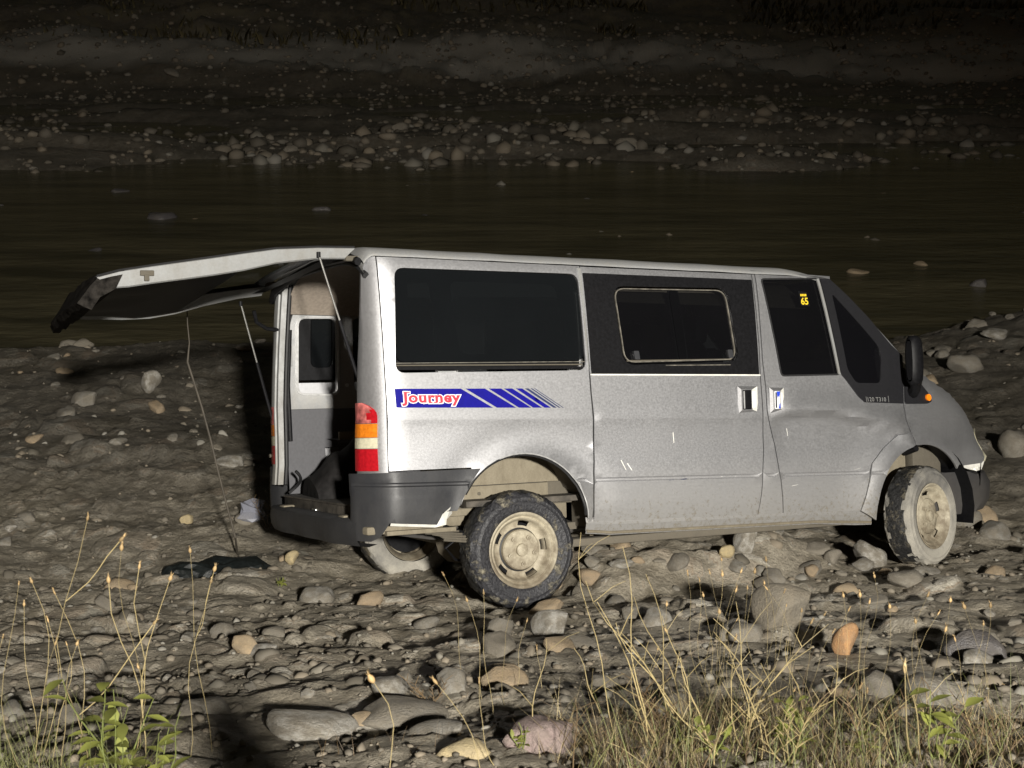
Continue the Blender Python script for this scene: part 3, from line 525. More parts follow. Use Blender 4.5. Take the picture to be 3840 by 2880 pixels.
# windscreen, bonnet, nose
def bridge(name, pts, crown, mt, parent, n=14, sharp=45, fx=None):
    rows = []
    for i, (x, z) in enumerate(pts):
        y0 = float(ys_(x, z, False)) + .004; r = []
        for k in range(n + 1):
            s = k / n; c = 4 * s * (1 - s); c = 1 - (1 - c) ** 1.6; r.append((x + crown[0] * c * (fx[i] if fx else 1), y0 + (W_ - 2 * y0) * s, z + crown[1] * c))
        rows.append(r)
    return MB().grid(rows).build(name, mt, parent, sharp)
ws = [(2.225, 1.868), (2.345, 1.758), (2.488, 1.619), (2.58, 1.518), (2.644, 1.450), (2.745, 1.372)]
bridge('windscreen', ws, (.16, .02), M['glass'], van)
bn = bridge('bonnet', [(2.745, 1.372)] + [tuple(p) for p in FT[1:7]], (.12, .05), M['paint'], van, fx=[1.3, 1.2, 1.2, 1.2, 1.3, 1.5, 1.7])
ng = bridge('nose_panel', [tuple(p) for p in FT[6:]] + [(3.565, .69), (3.49, .65), (3.46, .50)], (.22, .02), M['paint'], van, fx=[1, 1.05, 1.1, 1.15, 1.3, 1.2])
for s in (1, -1):
    MB().grid([[(3.46 + dx, (.22 + dy) if s > 0 else W_ - .22 - dy, z) for dx, dy in ((-.01, -.03), (.06, .03), (.12, .12), (.16, .24))] for z in (.66, .72, .80, .88)]).build('headlight', M['clear'], van)
    panel('damaged_edge', [(3.30, .648), (3.48, .655), (3.55, .69), (3.57, .665), (3.52, .605), (3.44, .598), (3.30, .628)], M['pale'], van, off=-.02, thick=.02, side=s)
    panel('grille_side', [(3.44, .92), (3.475, .86), (3.565, .765), (3.575, .69), (3.53, .66), (3.535, .745), (3.455, .85)], M['clear'], van, off=.004, thick=.02, side=s)
rows = []
for t in np.linspace(0, 1, 15):
    c = 4 * t * (1 - t); c = 1 - (1 - c) ** 1.8; y = .16 + (W_ - .32) * t; x = 3.46 + .42 * c; d = -.03 * (1 - t)
    rows.append([(x - .04, y, .64 + d), (x + .04, y, .615 + d), (x + .09, y, .54 + d), (x + .08, y, .44 + d), (x + .02, y, .37 + d), (x - .08, y, .36 + d)])
rows = [[(p[0] - .42, p[1] - .02, p[2] + .02) for p in rows[0]], [(p[0] - .2, p[1] - .01, p[2]) for p in rows[0]]] + rows
rows = [[(p[0] - .05, p[1] + .02, p[2] - .01) for p in q] for q in rows]
fb = MB().grid(rows).build('front_bumper', M['bumper_dark'], van)
# wipers rest, mirror
for s in (1, -1):
    f = (lambda y: y) if s > 0 else (lambda y: W_ - y)
    mr_ = empty('wing_mirror'); mr_.parent = van
    b = MB(); y0 = -.13
    R_ = []
    for a, (w0, h0) in ((-.055, (.7, .85)), (-.03, (.97, 1)), (.02, (1, 1)), (.06, (.8, .9)), (.085, (.4, .6))):
        R_.append([(2.700 + a * .72, f(y0 + .03 + .052 * w0 * math.cos(k * .3927) * (1 if abs(math.cos(k * .3927)) < .8 else .95)), 1.335 + .155 * h0 * max(-1, min(1, 1.25 * math.sin(k * .3927)))) for k in range(16)])
    b.grid(R_, close=True); b.add(R_[-1], [tuple(range(16))]); b.build('mirror_shell', M['black'], mr_, 50)
    MB().add([(2.700 - .037, f(y0 + .03 + .030 * math.cos(k * .3927)), 1.335 + .122 * max(-1, min(1, 1.2 * math.sin(k * .3927)))) for k in range(16)], [tuple(range(16))]).build('mirror_glass', M['black'], mr_)
    MB().tube([(2.72, f(-.10), 1.22), (2.77, f(-.03), 1.16), (2.80, f(.06), 1.13)], [.035, .035, .05], 8).build('mirror_arm', M['black'], mr_)
# sills and underbody
for s in (1, -1):
    f = (lambda y: y) if s > 0 else (lambda y: W_ - y)
    MB().grid([[(x, f(y), z + dz) for y, dz in ((.030, .062), (.022, .03), (.030, .004), (.034, -.010), (.030, -.014), (.036, -.030), (.07, -.032))] for x, z in ((.392, .425), (.45, .420), (.55, .408), (1.0, .398), (1.371, .390), (1.976, .378), (2.30, .350), (2.43, .345))]).build('sill', M['paint'], van, 30)
    MB().grid([[(x, f(y), z + dz) for y, dz in ((.026, .002), (.020, -.003), (.021, -.013), (.03, -.015))] for x, z in ((.395, .415), (.45, .411), (.55, .399), (1.0, .389), (1.371, .381), (1.976, .369), (2.42, .338))]).build('sill_seam', M['cream'], van, 30)
    MB().box(.35, 2.5, min(f(.12), f(.24)), max(f(.12), f(.24)), .315, .36, .008).build('chassis_rail', M['chassis'], van)
    MB().box(-.93, .45, min(f(.36), f(.46)), max(f(.36), f(.46)), .46, .56, .01).build('chassis_rail', M['cream'], van)
    MB().box(-.90, -.46, min(f(.07), f(.30)), max(f(.07), f(.30)), .468, .512, .01).build('bumper_bracket', M['cream'], van)
    # inner wheel house
    b = MB(); aw = [(-.52, .50), (-.50, .70)] + arc(-.01, .50, .44, 155, 20, 10) + [(.47, .60), (.47, .42)]
    b.grid([[(x, f(.035 if k == 0 else .34), z) for k in (0, 1)] for x, z in aw]); b.build('arch_liner', M['chassis'], van, 30)
    MB().box(-.52, .48, min(f(.335), f(.36)), max(f(.335), f(.36)), .685, 1.0).build('wheel_house', M['cream'], van)
    MB().box(-.52, .30, min(f(.30), f(.335)), max(f(.30), f(.335)), .52, .683, .006).build('wheel_house', M['cream'], van)
    MB().box(.302, .46, min(f(.315), f(.34)), max(f(.315), f(.34)), .56, .685, .004).build('wheel_house', M['chassis'], van)
    for k in range(5): MB().box(-.43 + .14 * k, -.412 + .14 * k, min(f(.296), f(.302)), max(f(.296), f(.302)), .63 - .02 * (k % 2), .648 - .02 * (k % 2), .004).build('rivet', M['chassis'], van)
    b = MB()
    for k in range(3): b.tube([(-.80 + .05 * k, f(.42), .50 - .022 * k), (-.4, f(.42), .45 - .024 * k), (0, f(.42), .42 - .024 * k), (.45, f(.42), .42 - .024 * k), (.75 - .06 * k, f(.42), .45 - .024 * k)], .014, 6)
    b.build('leaf_spring', M['bumper_dark'], van)
    # front inner wing
    MB().grid([[(x, f(y), z) for y in (.06, .45)] for x, z in arc(2.85, .385, .46, 185, -15, 14)]).build('arch_liner', M['black'], van)
    MB().box(2.46, 3.12, min(f(.34), f(.37)), max(f(.34), f(.37)), .35, .95, .01).build('inner_wing', M['cream'], van)
    MB().box(2.98, 3.22, min(f(.26), f(.335)), max(f(.26), f(.335)), .45, .80, .01).build('inner_wing', M['chassis'], van)
    MB().tube([(2.96, f(.31), .74), (2.96, f(.20), .77)], .022, 10).build('grommet', M['black'], van)
MB().tube([(0, .25, .33), (0, .7, .33), (0, .82, .33), (0, .95, .33), (0, 1.08, .33), (0, 1.7, .33)], [.05, .05, .13, .15, .06, .05], 12).build('rear_axle', M['cream'], van)
MB().tube([(2.7, .8, .36), (1.4, .85, .36), (.5, .62, .33), (.2, .45, .44), (-.45, .48, .47), (-.7, .4, .45)], .028, 8).build('exhaust_pipe', M['chassis'], van)
b = MB().tube([(.55, .30, .40), (.6, .30, .31), (.72, .31, .30), (.76, .3, .36)], .012, 6); b.build('brake_line', M['cream'], van)
MB().tube([(-.46, .12, .50), (-.30, .16, .44), (-.40, .20, .36), (-.30, .3, .28), (-.1, .4, .22)], .008, 6).build('brake_line', M['black'], van)
b = MB()   # torn metal left where the bumper end broke away
b.add([(-.79, .0, .531), (-.53, -.004, .510), (-.50, -.012, .562), (-.455, -.02, .598), (-.44, .0, .612), (-.425, .03, .560), (-.462, .02, .53), (-.47, .01, .503), (-.535, .012, .492), (-.79, .012, .516)], [(0, 1, 8, 9), (1, 2, 7, 8), (2, 3, 6, 7), (3, 4, 5, 6)])
b.build('torn_bracket', M['pale'], van, 10)
MB().box(-.80, -.40, .035, .10, .462, .486, .004).build('torn_bracket', M['cream'], van)
b = MB()
for k in range(5): b.tube([(-.62 + .05 * k, .05 + .02 * k, .47 - .01 * k), (-.45, .06 + .01 * k, .46 - .012 * k), (-.36 + .02 * k, .10, .455 - .016 * k)], .006, 5)
b.build('loose_wire', M['chassis'], van)
MB().box(.3, 3.3, .3, 1.65, .40, .44).build('underfloor', M['chassis'], van)
MB().box(-.40, .44, .28, 1.67, .56, .60).build('underfloor', M['chassis'], van)
# dark rolled edge inside the near rear arch
MB().tube([(x, float(ys_(x, z)) + .020, z) for x, z in arc(-.007, .46, .400, 150, 6, 22)], .009, 6).build('arch_seal', M['rubber'], van)
MB().tube([(x, float(ys_(x, z)) + .002, z) for x, z in arc(-.007, .46, .406, 110, 4, 18)], .004, 6).build('arch_lip', M['chrome'], van)
# wheels
def make_wheel(name, front):
    wroot = empty(name); wroot.parent = van
    n = 96; b = MB(); prof = [(.205, -.078), (.215, -.094), (.235, -.100), (.262, -.101), (.268, -.1035), (.272, -.1005), (.288, -.0945), (.293, -.0965), (.297, -.0915), (.306, -.085)]
    tread = [(.318, -.078), (.326, -.066), (.330, -.046), (.331, -.018), (.331, .018), (.330, .046), (.326, .066), (.318, .078)]
    back = [(.306, .085), (.288, .094), (.262, .101), (.235, .100), (.205, .085)]
    rows = lathe_rows(prof + tread + back, n)
    for ti in range(len(tread)):
        r = rows[len(prof) + ti]
        for k in range(n):
            g = .0 if ((k + ti * 2) % 6) < 4 else -.008
            g += -.010 * float(_hash(np.array([k * 1.0]), np.array([ti * 1.0]), 3 + front)[0]) + .008 * float(vnoise(np.array([k * .21]), np.array([ti * .7]), 9)[0]); s = 1 + g / .33; r[k] = (r[k][0] * s, r[k][1], r[k][2] * s)
    b.grid(rows, close=True); ty = b.build('tyre', [M['tyre_tread'], M['tyre_mud'] if front else M['tyre']], wroot, 50)
    for p in ty.data.polygons: p.material_index = 1 if math.hypot(p.center.x, p.center.z) < .318 else 0
    rp = [(.207, -.088), (.212, -.094), (.206, -.098), (.198, -.094), (.194, -.082), (.186, -.074), (.180, -.078), (.174, -.074), (.168, -.062), (.163, -.048), (.152, -.036), (.134, -.030), (.124, -.030), (.112, -.030)] if not front else [(.207, -.088), (.212, -.094), (.206, -.098), (.198, -.094), (.194, -.082), (.186, -.074), (.180, -.078), (.174, -.074), (.168, -.062), (.160, -.050), (.150, -.044), (.134, -.042), (.122, -.048), (.114, -.052)]
    n2 = 90; rows = lathe_rows(rp, n2); b = MB(); o = len(b.v); m_ = len(rp)
    for r in rows: b.v += r
    for i in range(m_ - 1):
        for k in range(n2):
            if i in (9, 10) and (k % 18) in (2, 3, 4, 5, 6, 7): continue      # five vent slots
            k2 = (k + 1) % n2; b.f.append((i * n2 + k, i * n2 + k2, (i + 1) * n2 + k2, (i + 1) * n2 + k))
    b.grid(lathe_rows([(.212, -.08), (.17, -.02), (.16, .02), (.2, .08)], 48), close=True)
    b.build('rim', M['rim'], wroot, 50)
    b = MB(); b.grid(lathe_rows([(.112, -.030), (.112, -.058 if not front else -.052), (.106, -.066 if not front else -.056), (.06, -.068), (.036, -.064), (.034, -.078), (.028, -.082), (.001, -.082)], 48), close=True); b.build('hub', M['rim'], wroot, 35)
    if not front: MB().grid(lathe_rows([(.122, -.0315), (.113, -.036)], 48), close=True).build('recess_shade_ring', M['rubber'], wroot)  # black ring stands in for the shade in the recess around the hub
    b = MB().grid(lathe_rows([(.15, -.01), (.001, -.01)], 32), close=True); b.build('brake_drum', M['black'], wroot)
    for k in range(5):
        a = math.radians(70 + 72 * k); cx, cz = .078 * math.cos(a), .078 * math.sin(a)
        b = MB(); rr = [[(cx + r * math.cos(j * math.pi / 3), y, cz + r * math.sin(j * math.pi / 3)) for j in range(6)] for r, y in ((.016, -.064), (.0145, -.068), (.0145, -.078), (.007, -.080), (.006, -.086))]
        b.grid(rr, close=True); b.add(rr[-1], [tuple(range(6))]); b.build('wheel_nut', M['rim'], wroot, 30)
    return wroot
def wheel_copy(src, name):
    c = src.copy(); COL.objects.link(c)
    for ch in list(src.children): d = ch.copy(); COL.objects.link(d); d.parent = c
    return c
w1 = make_wheel('wheel', False); w1.location = (0, .125, .33); w1.rotation_euler = (0, math.radians(12), 0)
w2 = make_wheel('wheel', True); w2.location = (2.925, .145, .332); w2.rotation_euler = (math.radians(-2), 0, math.radians(19)) 
w3 = wheel_copy(w2, 'wheel'); w3.location = (0, 1.80, .33); w3.rotation_euler = (0, math.radians(40), math.radians(180))
w4 = wheel_copy(w2, 'wheel'); w4.location = (2.925, 1.80, .332); w4.rotation_euler = (0, 0, math.radians(195))
w2['label'] = 'front wheel caked in pale mud and turned outwards'
# rear bumper beam and sill
rows = []
for t in np.linspace(0, 1, 25):
    y = .17 + (W_ - .34) * t; c = 4 * t * (1 - t); x = -.925 - .055 * (1 - (1 - c) ** 3); wv = .006 * math.sin(t * 23)
    rows.append([(x + .10, y, .552), (x + .02, y, .548), (x + .002, y, .538), (x - .004, y, .50), (x + .002 + wv, y, .44), (x + .02 + wv, y, .405), (x + .07, y, .397), (x + .12, y, .41)])
rb = MB().grid(rows).build('rear_bumper', M['plastic'], van, 30)
MB().box(-.86, -.60, .24, 1.70, .50, .60, .006).build('loading_sill', M['floor'], van)
MB().box(-.875, -.862, 1.02, 1.10, .52, .56, .003).build('striker_plate', M['steel'], van)
MB().box(-.868, -.30, .26, 1.69, .602, .612).build('floor_mat', M['floor'], van)
MB().box(-.30, 2.4, .12, 1.83, .58, .611).build('cab_floor', M['floor'], van)
for s in (1, -1):
    f = (lambda y: y) if s > 0 else (lambda y: W_ - y)
    tb = MB().grid([[(x, f(yy), z) for yy, z in ((.17, .612), (.16, .78), (.155, .90))] for x in np.linspace(-.80, -.55, 3)])
    tb.grid([[(x, f(yy), z) for yy, z in ((.155, .90), (.152, 1.0), (.150, 1.150))] for x in np.linspace(-.80, .45, 6)])
    tb.build('trim_board', M['trim_grey'], van)
    MB().grid([[(x, f(yy), z) for yy, z in ((.155, .955), (.38, .95), (.40, .93), (.40, .612))] for x in (-.545, .5)]).build('wheel_box', M['trim_grey'], van)
    def ifn(x, z, f=f): return np.interp(z, [1.15, 1.2, 1.215, 1.3, 1.75, 1.9], [.150, .150, .135, .135, .155, .185]) + .004 * fbm(x * 6, z * 6, 2, 2)
    me = panel_mesh('inner_wall', rpoly([(-.80, 1.152), (.45, 1.152), (.45, 1.78), (.0, 1.86), (-.73, 1.80), (-.76, 1.70)], .03), holes=[rpoly([(-.705, 1.735), (-.45, 1.735), (-.45, 1.245), (-.715, 1.255)], .05), rpoly([(-.34, 1.74), (.36, 1.74), (.36, 1.25), (-.33, 1.25)], .05)], side=s, fn=ifn, thick=-.03, h=.06)
    iw = link('inner_wall', me, M['paint_in'], van)
    ring2 = rpoly([(-.72, 1.75), (-.435, 1.75), (-.435, 1.232), (-.73, 1.242)], .06)
    c = np.mean(ring2, 0); inn = [tuple(c + (np.array(p) - c) * np.array([.90, .965])) for p in ring2]
    me = panel_mesh('window_gasket', ring2, holes=[inn], side=s, fn=lambda x, z: ifn(x, z) + .012, thick=-.008, h=.06); link('window_gasket', me, M['chrome'], iw)
    for zz_ in (1.30, 1.62): MB().tube([(-.395, f(.142 + .02), zz_), (-.395, f(.142 + .035), zz_)], .012, 8).build('screw', M['chrome'], iw)
    MB().box(-.775, -.755, min(f(.15), f(.165)), max(f(.15), f(.165)), 1.43, 1.56).build('vent_plate', M['white_in'], iw)
rows = []
for x in np.linspace(-.80, 2.1, 10):
    r = []
    for t in np.linspace(0, 1, 17):
        c = 4 * t * (1 - t); r.append((x, .19 + (W_ - .38) * t, 1.74 + .22 * (1 - (1 - c) ** 2.2) - .028 * x))
    rows.append(r)
MB().grid(rows).build('headliner', M['headliner'], van)
MB().grid([[(1.2, y, z) for y in (.15, 1.80)] for z in (.6, 1.35)]).build('seat_back', M['black'], van)
for y_ in (.35, 1.1):
    MB().box(1.45, 1.60, y_, y_ + .5, .75, 1.45, .05).build('seat', M['black'], van)
    MB().box(1.60, 2.05, y_, y_ + .5, .75, .90, .05).build('seat', M['black'], van)
    MB().box(1.46, 1.56, y_ + .12, y_ + .38, 1.48, 1.66, .04).build('headrest', M['black'], van)
MB().box(2.2, 2.55, .12, 1.83, 1.0, 1.20, .05).build('dashboard', M['black'], van)
# opening frame at the rear
top = []
for t in np.linspace(0, 1, 25):
    c = 4 * t * (1 - t); top.append((-.845, .13 + (W_ - .26) * t, 1.868 + .115 * (1 - (1 - c) ** 2.6)))
rows = [[(p[0], p[1], p[2] + .05), (p[0] - .012, p[1], p[2] + .03), (p[0] - .010, p[1], p[2]), (p[0] + .05, p[1], p[2] - .012), (p[0] + .09, p[1], p[2])] for p in top]
MB().grid(rows).build('rear_header', M['paint_in'], van, 40)
MB().tube([(p[0] + .004, p[1], p[2] - .016) for p in top], .018, 8).build('door_seal', M['rubber'], van)
MB().tube([(-.868, W_ - .13, 1.85), (-.90, 1.66, 1.895), (-.885, 1.3, 1.955), (-.87, .95, 1.99), (-.87, .3, 1.968), (-.87, .16, 1.93)], .022, 8).build('water_channel', M['black'], van)
MB().tube([(-.84, W_ - .20, 1.66), (-.93, W_ - .20, 1.67), (-1.0, W_ - .22, 1.71), (-1.02, W_ - .24, 1.78)], .013, 8).build('wiring_hose', M['black'], van)
MB().tube([(-.78, 1.74, 1.66), (-.80, 1.75, 1.3), (-.79, 1.76, .95)], .014, 8).build('hanging_seal', M['black'], van)
for s in (1, -1):
    f = (lambda y: y) if s > 0 else (lambda y: W_ - y)
    MB().box(-.93, -.83, min(f(.19), f(.25)), max(f(.19), f(.25)), 1.935, 1.965, .008).build('hinge', M['chassis'], van)
# left lamp mounting details
MB().box(-.905, -.885, 1.80, 1.86, .70, .76, .004).build('lock_plate', M['chrome'], van)
MB().tube([(-.912, 1.83, .86), (-.902, 1.83, .86)], .012, 10).build('grommet', M['chassis'], van)
# ---- tailgate, swung up past level
UP = [(-.895, 2.002), (-1.10, 2.000), (-1.325, 1.988), (-1.50, 1.962), (-1.656, 1.937), (-1.82, 1.912), (-1.976, 1.888), (-2.132, 1.862), (-2.240, 1.832)]
LOW = [(-.945, 1.942), (-1.10, 1.940), (-1.325, 1.912), (-1.50, 1.872), (-1.656, 1.846), (-1.82, 1.822), (-1.976, 1.800), (-2.087, 1.782), (-2.170, 1.776)]
def up_z(x): return float(np.interp(-x, [-p[0] for p in UP], [p[1] for p in UP]))
def lo_z(x): return float(np.interp(-x, [-p[0] for p in LOW], [p[1] for p in LOW]))
tg = empty('tailgate'); tg.parent = van; YA, YB = .150, W_ - .150
def crown(y): t = (y - YA) / (YB - YA); return .03 * (1 - (2 * t - 1) ** 4)
GL = []
b = MB(); yy = np.linspace(YA, YB, 13)
for (xa, xb, ya, yb) in ((-.895, -1.02, YA, YB), (-1.52, -2.24, YA, YB), (-1.02, -1.52, YA, YA + .11), (-1.02, -1.52, YB - .11, YB)):
    b.grid([[(x, y, up_z(x) + crown(y)) for y in np.linspace(ya, yb, 13)] for x in np.linspace(xa, xb, 9)])
b.build('outer_skin', M['paint'], tg)
for s, y in ((1, YA), (-1, YB)):
    f = (lambda v: v) if s > 0 else (lambda v: W_ - v); rows = []
    for u, l in zip(UP, LOW):
        rows.append([(u[0], f(YA), u[1]), (u[0], f(YA - .008), u[1] - .006), (.6 * u[0] + .4 * l[0], f(YA - .004), .6 * u[1] + .4 * l[1]), (l[0], f(YA + .004), l[1] + .006), (l[0], f(YA + .014), l[1]), (l[0], f(YA + (.10 if s > 0 else .05)), l[1] + (.012 if s > 0 else .03)), (l[0], f(YA + .11), min(u[1] - .01, l[1] + .05) if s > 0 else u[1] - .014)])
    MB().grid(rows).build('side_flange', M['white_in'], tg, 30)
    MB().tube([(u[0], f(YA - .004), u[1] + .003) for u in UP], .006, 6).build('weather_strip', M['rubber'], tg)
MB().grid([[(x, y, up_z(x) + crown(y) - .008) for y in np.linspace(YA + .08, YB - .08, 9)] for x in np.linspace(-1.0, -1.54, 7)]).build('rear_window', M['rear_glass'], tg)
MB().grid([[(x, y, lo_z(x) + .006 + .010 * math.sin(y * 9) * (x < -1.9)) for y in np.linspace(YA + .10, YB - .10, 13)] for x in np.linspace(-1.50, -2.19, 9)] + [[(-2.20, y, 1.80) for y in np.linspace(YA + .10, YB - .10, 13)]]).build('inner_trim', M['black'], tg)
MB().grid([[(x, y, lo_z(x) + .012 - .0 * y) for y in np.linspace(YA + .09, YB - .09, 5)] for x in (-.95, -1.03)]).build('inner_trim', M['black'], tg)
# battered lower edge
rows = []
for t in np.linspace(0, 1, 33):
    y = YA - .006 + (YB - YA + .012) * t; q = .012 * float(fbm(np.array([t * 14.]), np.array([1.3]), 4, 3)[0]) * 2; c = .02 * (1 - (2 * t - 1) ** 4)
    tx = .085 * t
    rows.append([(-2.10 - c, y, 1.872 + c), (-2.235 - c + q, y, 1.838 + c), (-2.285 - c + q, y, 1.775 + q), (-2.325 - c - q, y, 1.712 - q), (-2.31 - c, y, 1.672 + q), (-2.27, y, 1.680 - q), (-2.24 + q, y, 1.73), (-2.15, y, 1.772)])
b = MB().grid(rows); b.add(rows[0], [tuple(range(8))]); b.add(rows[-1], [tuple(range(8))[::-1]])
b.build('lower_edge', M['edge'], tg, 25)
lt = MB().box(-2.03, -1.96, YA - .014, YA + .0, 1.838, 1.866, .004); lt.box(-2.01, -1.985, YA - .016, YA, 1.812, 1.846, .003); lt.build('latch', M['chassis'], tg)
for s, (pa, pb) in ((1, ((-1.099, .135, 1.962), (-.862, .215, 1.27))), (-1, ((-1.10, 1.72, 1.828), (-.892, 1.80, 1.085)))):
    a_, b_ = Vector(pa), Vector(pb); mid = a_.lerp(b_, .5)
    st_ = MB().tube([a_, mid], .0055, 8).build('gas_strut', M['steel'], tg)
    MB().tube([mid, b_], .010, 8).build('strut_cylinder', M['black'] if s > 0 else M['black'], tg)
    MB().tube([a_ + Vector((0, 0, .012)), a_ - Vector((0, 0, .018))], .011, 8).build('strut_joint', M['black'], tg)
# the gate hangs a little lower on its far hinge
for o in list(tg.children):
    if o.name.split('.')[0] in ('gas_strut', 'strut_cylinder', 'strut_joint'): continue
    for v in o.data.vertices: v.co.x += .085 * max(0, min(1, (v.co.y - YA) / (YB - YA))) * max(0, min(1, (-1.85 - v.co.x) / .35))
    for v in o.data.vertices: v.co.z -= (.055 + .055 * math.sin(math.pi * max(0, min(1, (-.9 - v.co.x) / 1.4)))) * max(0, min(1, (v.co.y - YA) / (YB - YA))) * max(.25, min(1, (2.45 + v.co.x) / .7))
# ---- handles, stickers and lettering on the near side
near_doors = {}
for o in list(van.children):
    k = o.name.split('.')[0]
    if k in ('sliding_door', 'front_door', 'rear_side_panel') and k not in near_doors and '.' not in o.name: near_doors[k] = o
def handle(x0, x1, z0, z1, parent, sticker):
    y = float(ys_((x0 + x1) / 2, (z0 + z1) / 2)) - .002; xm = x0 + (x1 - x0) * .60; b = MB()
    V = [(x0, y, z0), (x1, y, z0 + .008), (x1, y, z1 - .004), (x0, y, z1), (x0 + .016, y - .016, z0 + .02), (xm + .008, y - .016, z0 + .022), (xm + .008, y - .016, z1 - .022), (x0 + .016, y - .016, z1 - .02)]
    b.add(V, [(0, 1, 5, 4), (1, 2, 6, 5), (2, 3, 7, 6), (3, 0, 4, 7), (4, 5, 6, 7)]); h_ = b.build('door_handle', [M['paint'], M['pale']], parent, 10); h_.data.polygons[1].material_index = 1
    g = MB().box(x0 + .024, xm, y - .021, y - .015, z0 + .024, z1 - .024, .004); g.build('grip', M['black'] if not sticker else M['white_print'], parent)
    MB().box(xm + .006, x1 - .02, y - .019, y - .012, z0 + .03, z1 - .03, .004).build('handle_edge', M['pale'], parent)
    MB().box(x0 + .028, x0 + .036, y - .024, y - .0205, z0 + .03, z1 - .03).build('grip_edge', M['chrome'] if not sticker else M['black'], parent)
    if sticker:
        c = (x0 + .036 + xm) / 2
        b = MB().add([(x0 + .038, y - .0225, z1 - .026), (xm - .002, y - .0225, z1 - .026), (xm - .004, y - .0225, z1 - .045), (c + .004, y - .0225, z1 - .062), (c - .004, y - .0225, z1 - .052), (x0 + .04, y - .0225, z1 - .068)], [(5, 4, 3, 2, 1, 0)])
        b.add([(x0 + .048, y - .0225, z0 + .026), (xm - .002, y - .0225, z0 + .026), (xm - .002, y - .0225, z0 + .058), (c + .006, y - .0225, z0 + .054), (c + .002, y - .0225, z0 + .036)], [(4, 3, 2, 1, 0)])
        b.build('sticker', M['blue_sticker'], parent, 10)
handle(1.436, 1.580, 1.040, 1.205, near_doors['sliding_door'], False)
handle(1.662, 1.768, 1.038, 1.192, near_doors['front_door'], True)
# blue stripe decal with its word; slanted bars that thin out
rpn = near_doors['rear_side_panel']
def zt(x): return 1.240 - .0205 * (x + .742)
def zb_(x): return 1.140 - .029 * (x + .746)
def bar(xa, xb, xc, xd, mt, first=False): panel('stripe', [(xa, zt(xa)), (xb, zt(xb)), (xd, zb_(xd)), (xc, zb_(xc))], mt, rpn, off=.0035, thick=0, h=.03)
sx_ = lambda u: -.742 + (u - 95) * (1.003 / 1995)    # along the decal
bar(sx_(95), sx_(855), sx_(101), sx_(1220), M['blue'])
for a_, b_, c_, d_, mt in ((910, 1140, 1270, 1500, 'blue'), (1185, 1335, 1535, 1685, 'blue'), (1370, 1470, 1710, 1820, 'blue'), (1515, 1590, 1850, 1930, 'blue'), (1625, 1668, 1962, 2003, 'navy'), (1695, 1715, 2028, 2050, 'navy'), (1738, 1750, 2078, 2090, 'navy')):
    bar(sx_(a_), sx_(b_), sx_(c_), sx_(d_), M[mt])
def text_mesh(word, size, bold, spacing=1.0):
    cu = bpy.data.curves.new('lettering', 'FONT'); cu.body = word; cu.size = size; cu.offset = bold; cu.space_character = spacing; cu.resolution_u = 3
    o = bpy.data.objects.new('lettering', cu); COL.objects.link(o); dg = bpy.context.evaluated_depsgraph_get(); me = bpy.data.meshes.new_from_object(o.evaluated_get(dg))
    bpy.data.objects.remove(o); return me
def place_text(name, word, x0, z0, wd, ht, bold, off, mt, parent, spacing=1.0, tilt=-.024, serif=False, yplane=None):
    me = text_mesh(word, 1.0, bold, spacing); n = len(me.vertices); co = np.zeros(n * 3); me.vertices.foreach_get('co', co); co = co.reshape(-1, 3)
    b0 = text_mesh(word, 1.0, 0, spacing); c0 = np.zeros(len(b0.vertices) * 3); b0.vertices.foreach_get('co', c0); c0 = c0.reshape(-1, 3)
    lo_, hi_ = c0.min(0), c0.max(0); s = (co - lo_) / (hi_ - lo_ + 1e-9); x = x0 + s[:, 0] * wd; z = z0 + s[:, 1] * ht + tilt * (x - x0)
    y = ys_(x, z) - off
    me.vertices.foreach_set('co', np.stack([x, y, z], 1).astype(np.float32).ravel()); me.name = name
    fl = [p.normal.y > 0 for p in me.polygons]
    if sum(fl) > len(fl) / 2: me.flip_normals()
    return link(name, me, mt, parent)
lx, lz, lw, lh = -.702, 1.150, .330, .070
place_text('lettering', 'Journey', lx, lz, lw, lh, .095, .0050, M['white_print'], rpn, 1.08)
place_text('lettering', 'Journey', lx, lz, lw, lh, .036, .0062, M['red_print'], rpn, 1.08)
def serif(x, z, w1_, h1_):
    for e, of, mt in ((.005, .0056, 'white_print'), (0, .0066, 'red_print')):
        z_ = z - .024 * (x - lx); panel('lettering', [(x - e, z_ - e), (x + w1_ + e, z_ - e), (x + w1_ + e, z_ + h1_ + e), (x - e, z_ + h1_ + e)], M[mt], rpn, off=of, thick=0, h=.05)
for u, v, w1_ in ((.02, .98, .11), (.315, .74, .055), (.455, .74, .05), (.455, .225, .06), (.545, .74, .05), (.54, .225, .055), (.625, .225, .055), (.83, .74, .06), (.945, .74, .06)):
    serif(lx + u * lw, lz + v * lh - .004, w1_ * lw, .006)
b = MB(); 
place_text('lettering', '120 T310', 2.405, 1.088, .150, .026, .0, .0085, M['white_in'], near_doors['front_door'], 1.05, -.03)
for x_ in (2.392, 2.575): panel('lettering', [(x_, 1.118), (x_ + .003, 1.118), (x_ + .003, 1.078), (x_, 1.078)], M['white_in'], near_doors['front_door'], off=.0085, thick=0)
# number card in the cab window
cd_ = [(1.975, 1.785), (2.040, 1.778), (2.052, 1.690), (1.985, 1.692)]
panel('number_card', cd_, M['black'], near_doors['front_door'], off=-.0145, thick=0, dent=False)
place_text('number', '65', 1.988, 1.700, .052, .042, .02, -.0125, M['yellow_print'], near_doors['front_door'], 1.0, 0)
for k in range(4): panel('number', [(1.988 + .012 * k, 1.766), (1.997 + .012 * k, 1.766), (1.997 + .012 * k, 1.752), (1.988 + .012 * k, 1.752)], M['yellow_print'], near_doors['front_door'], off=-.0125, thick=0)
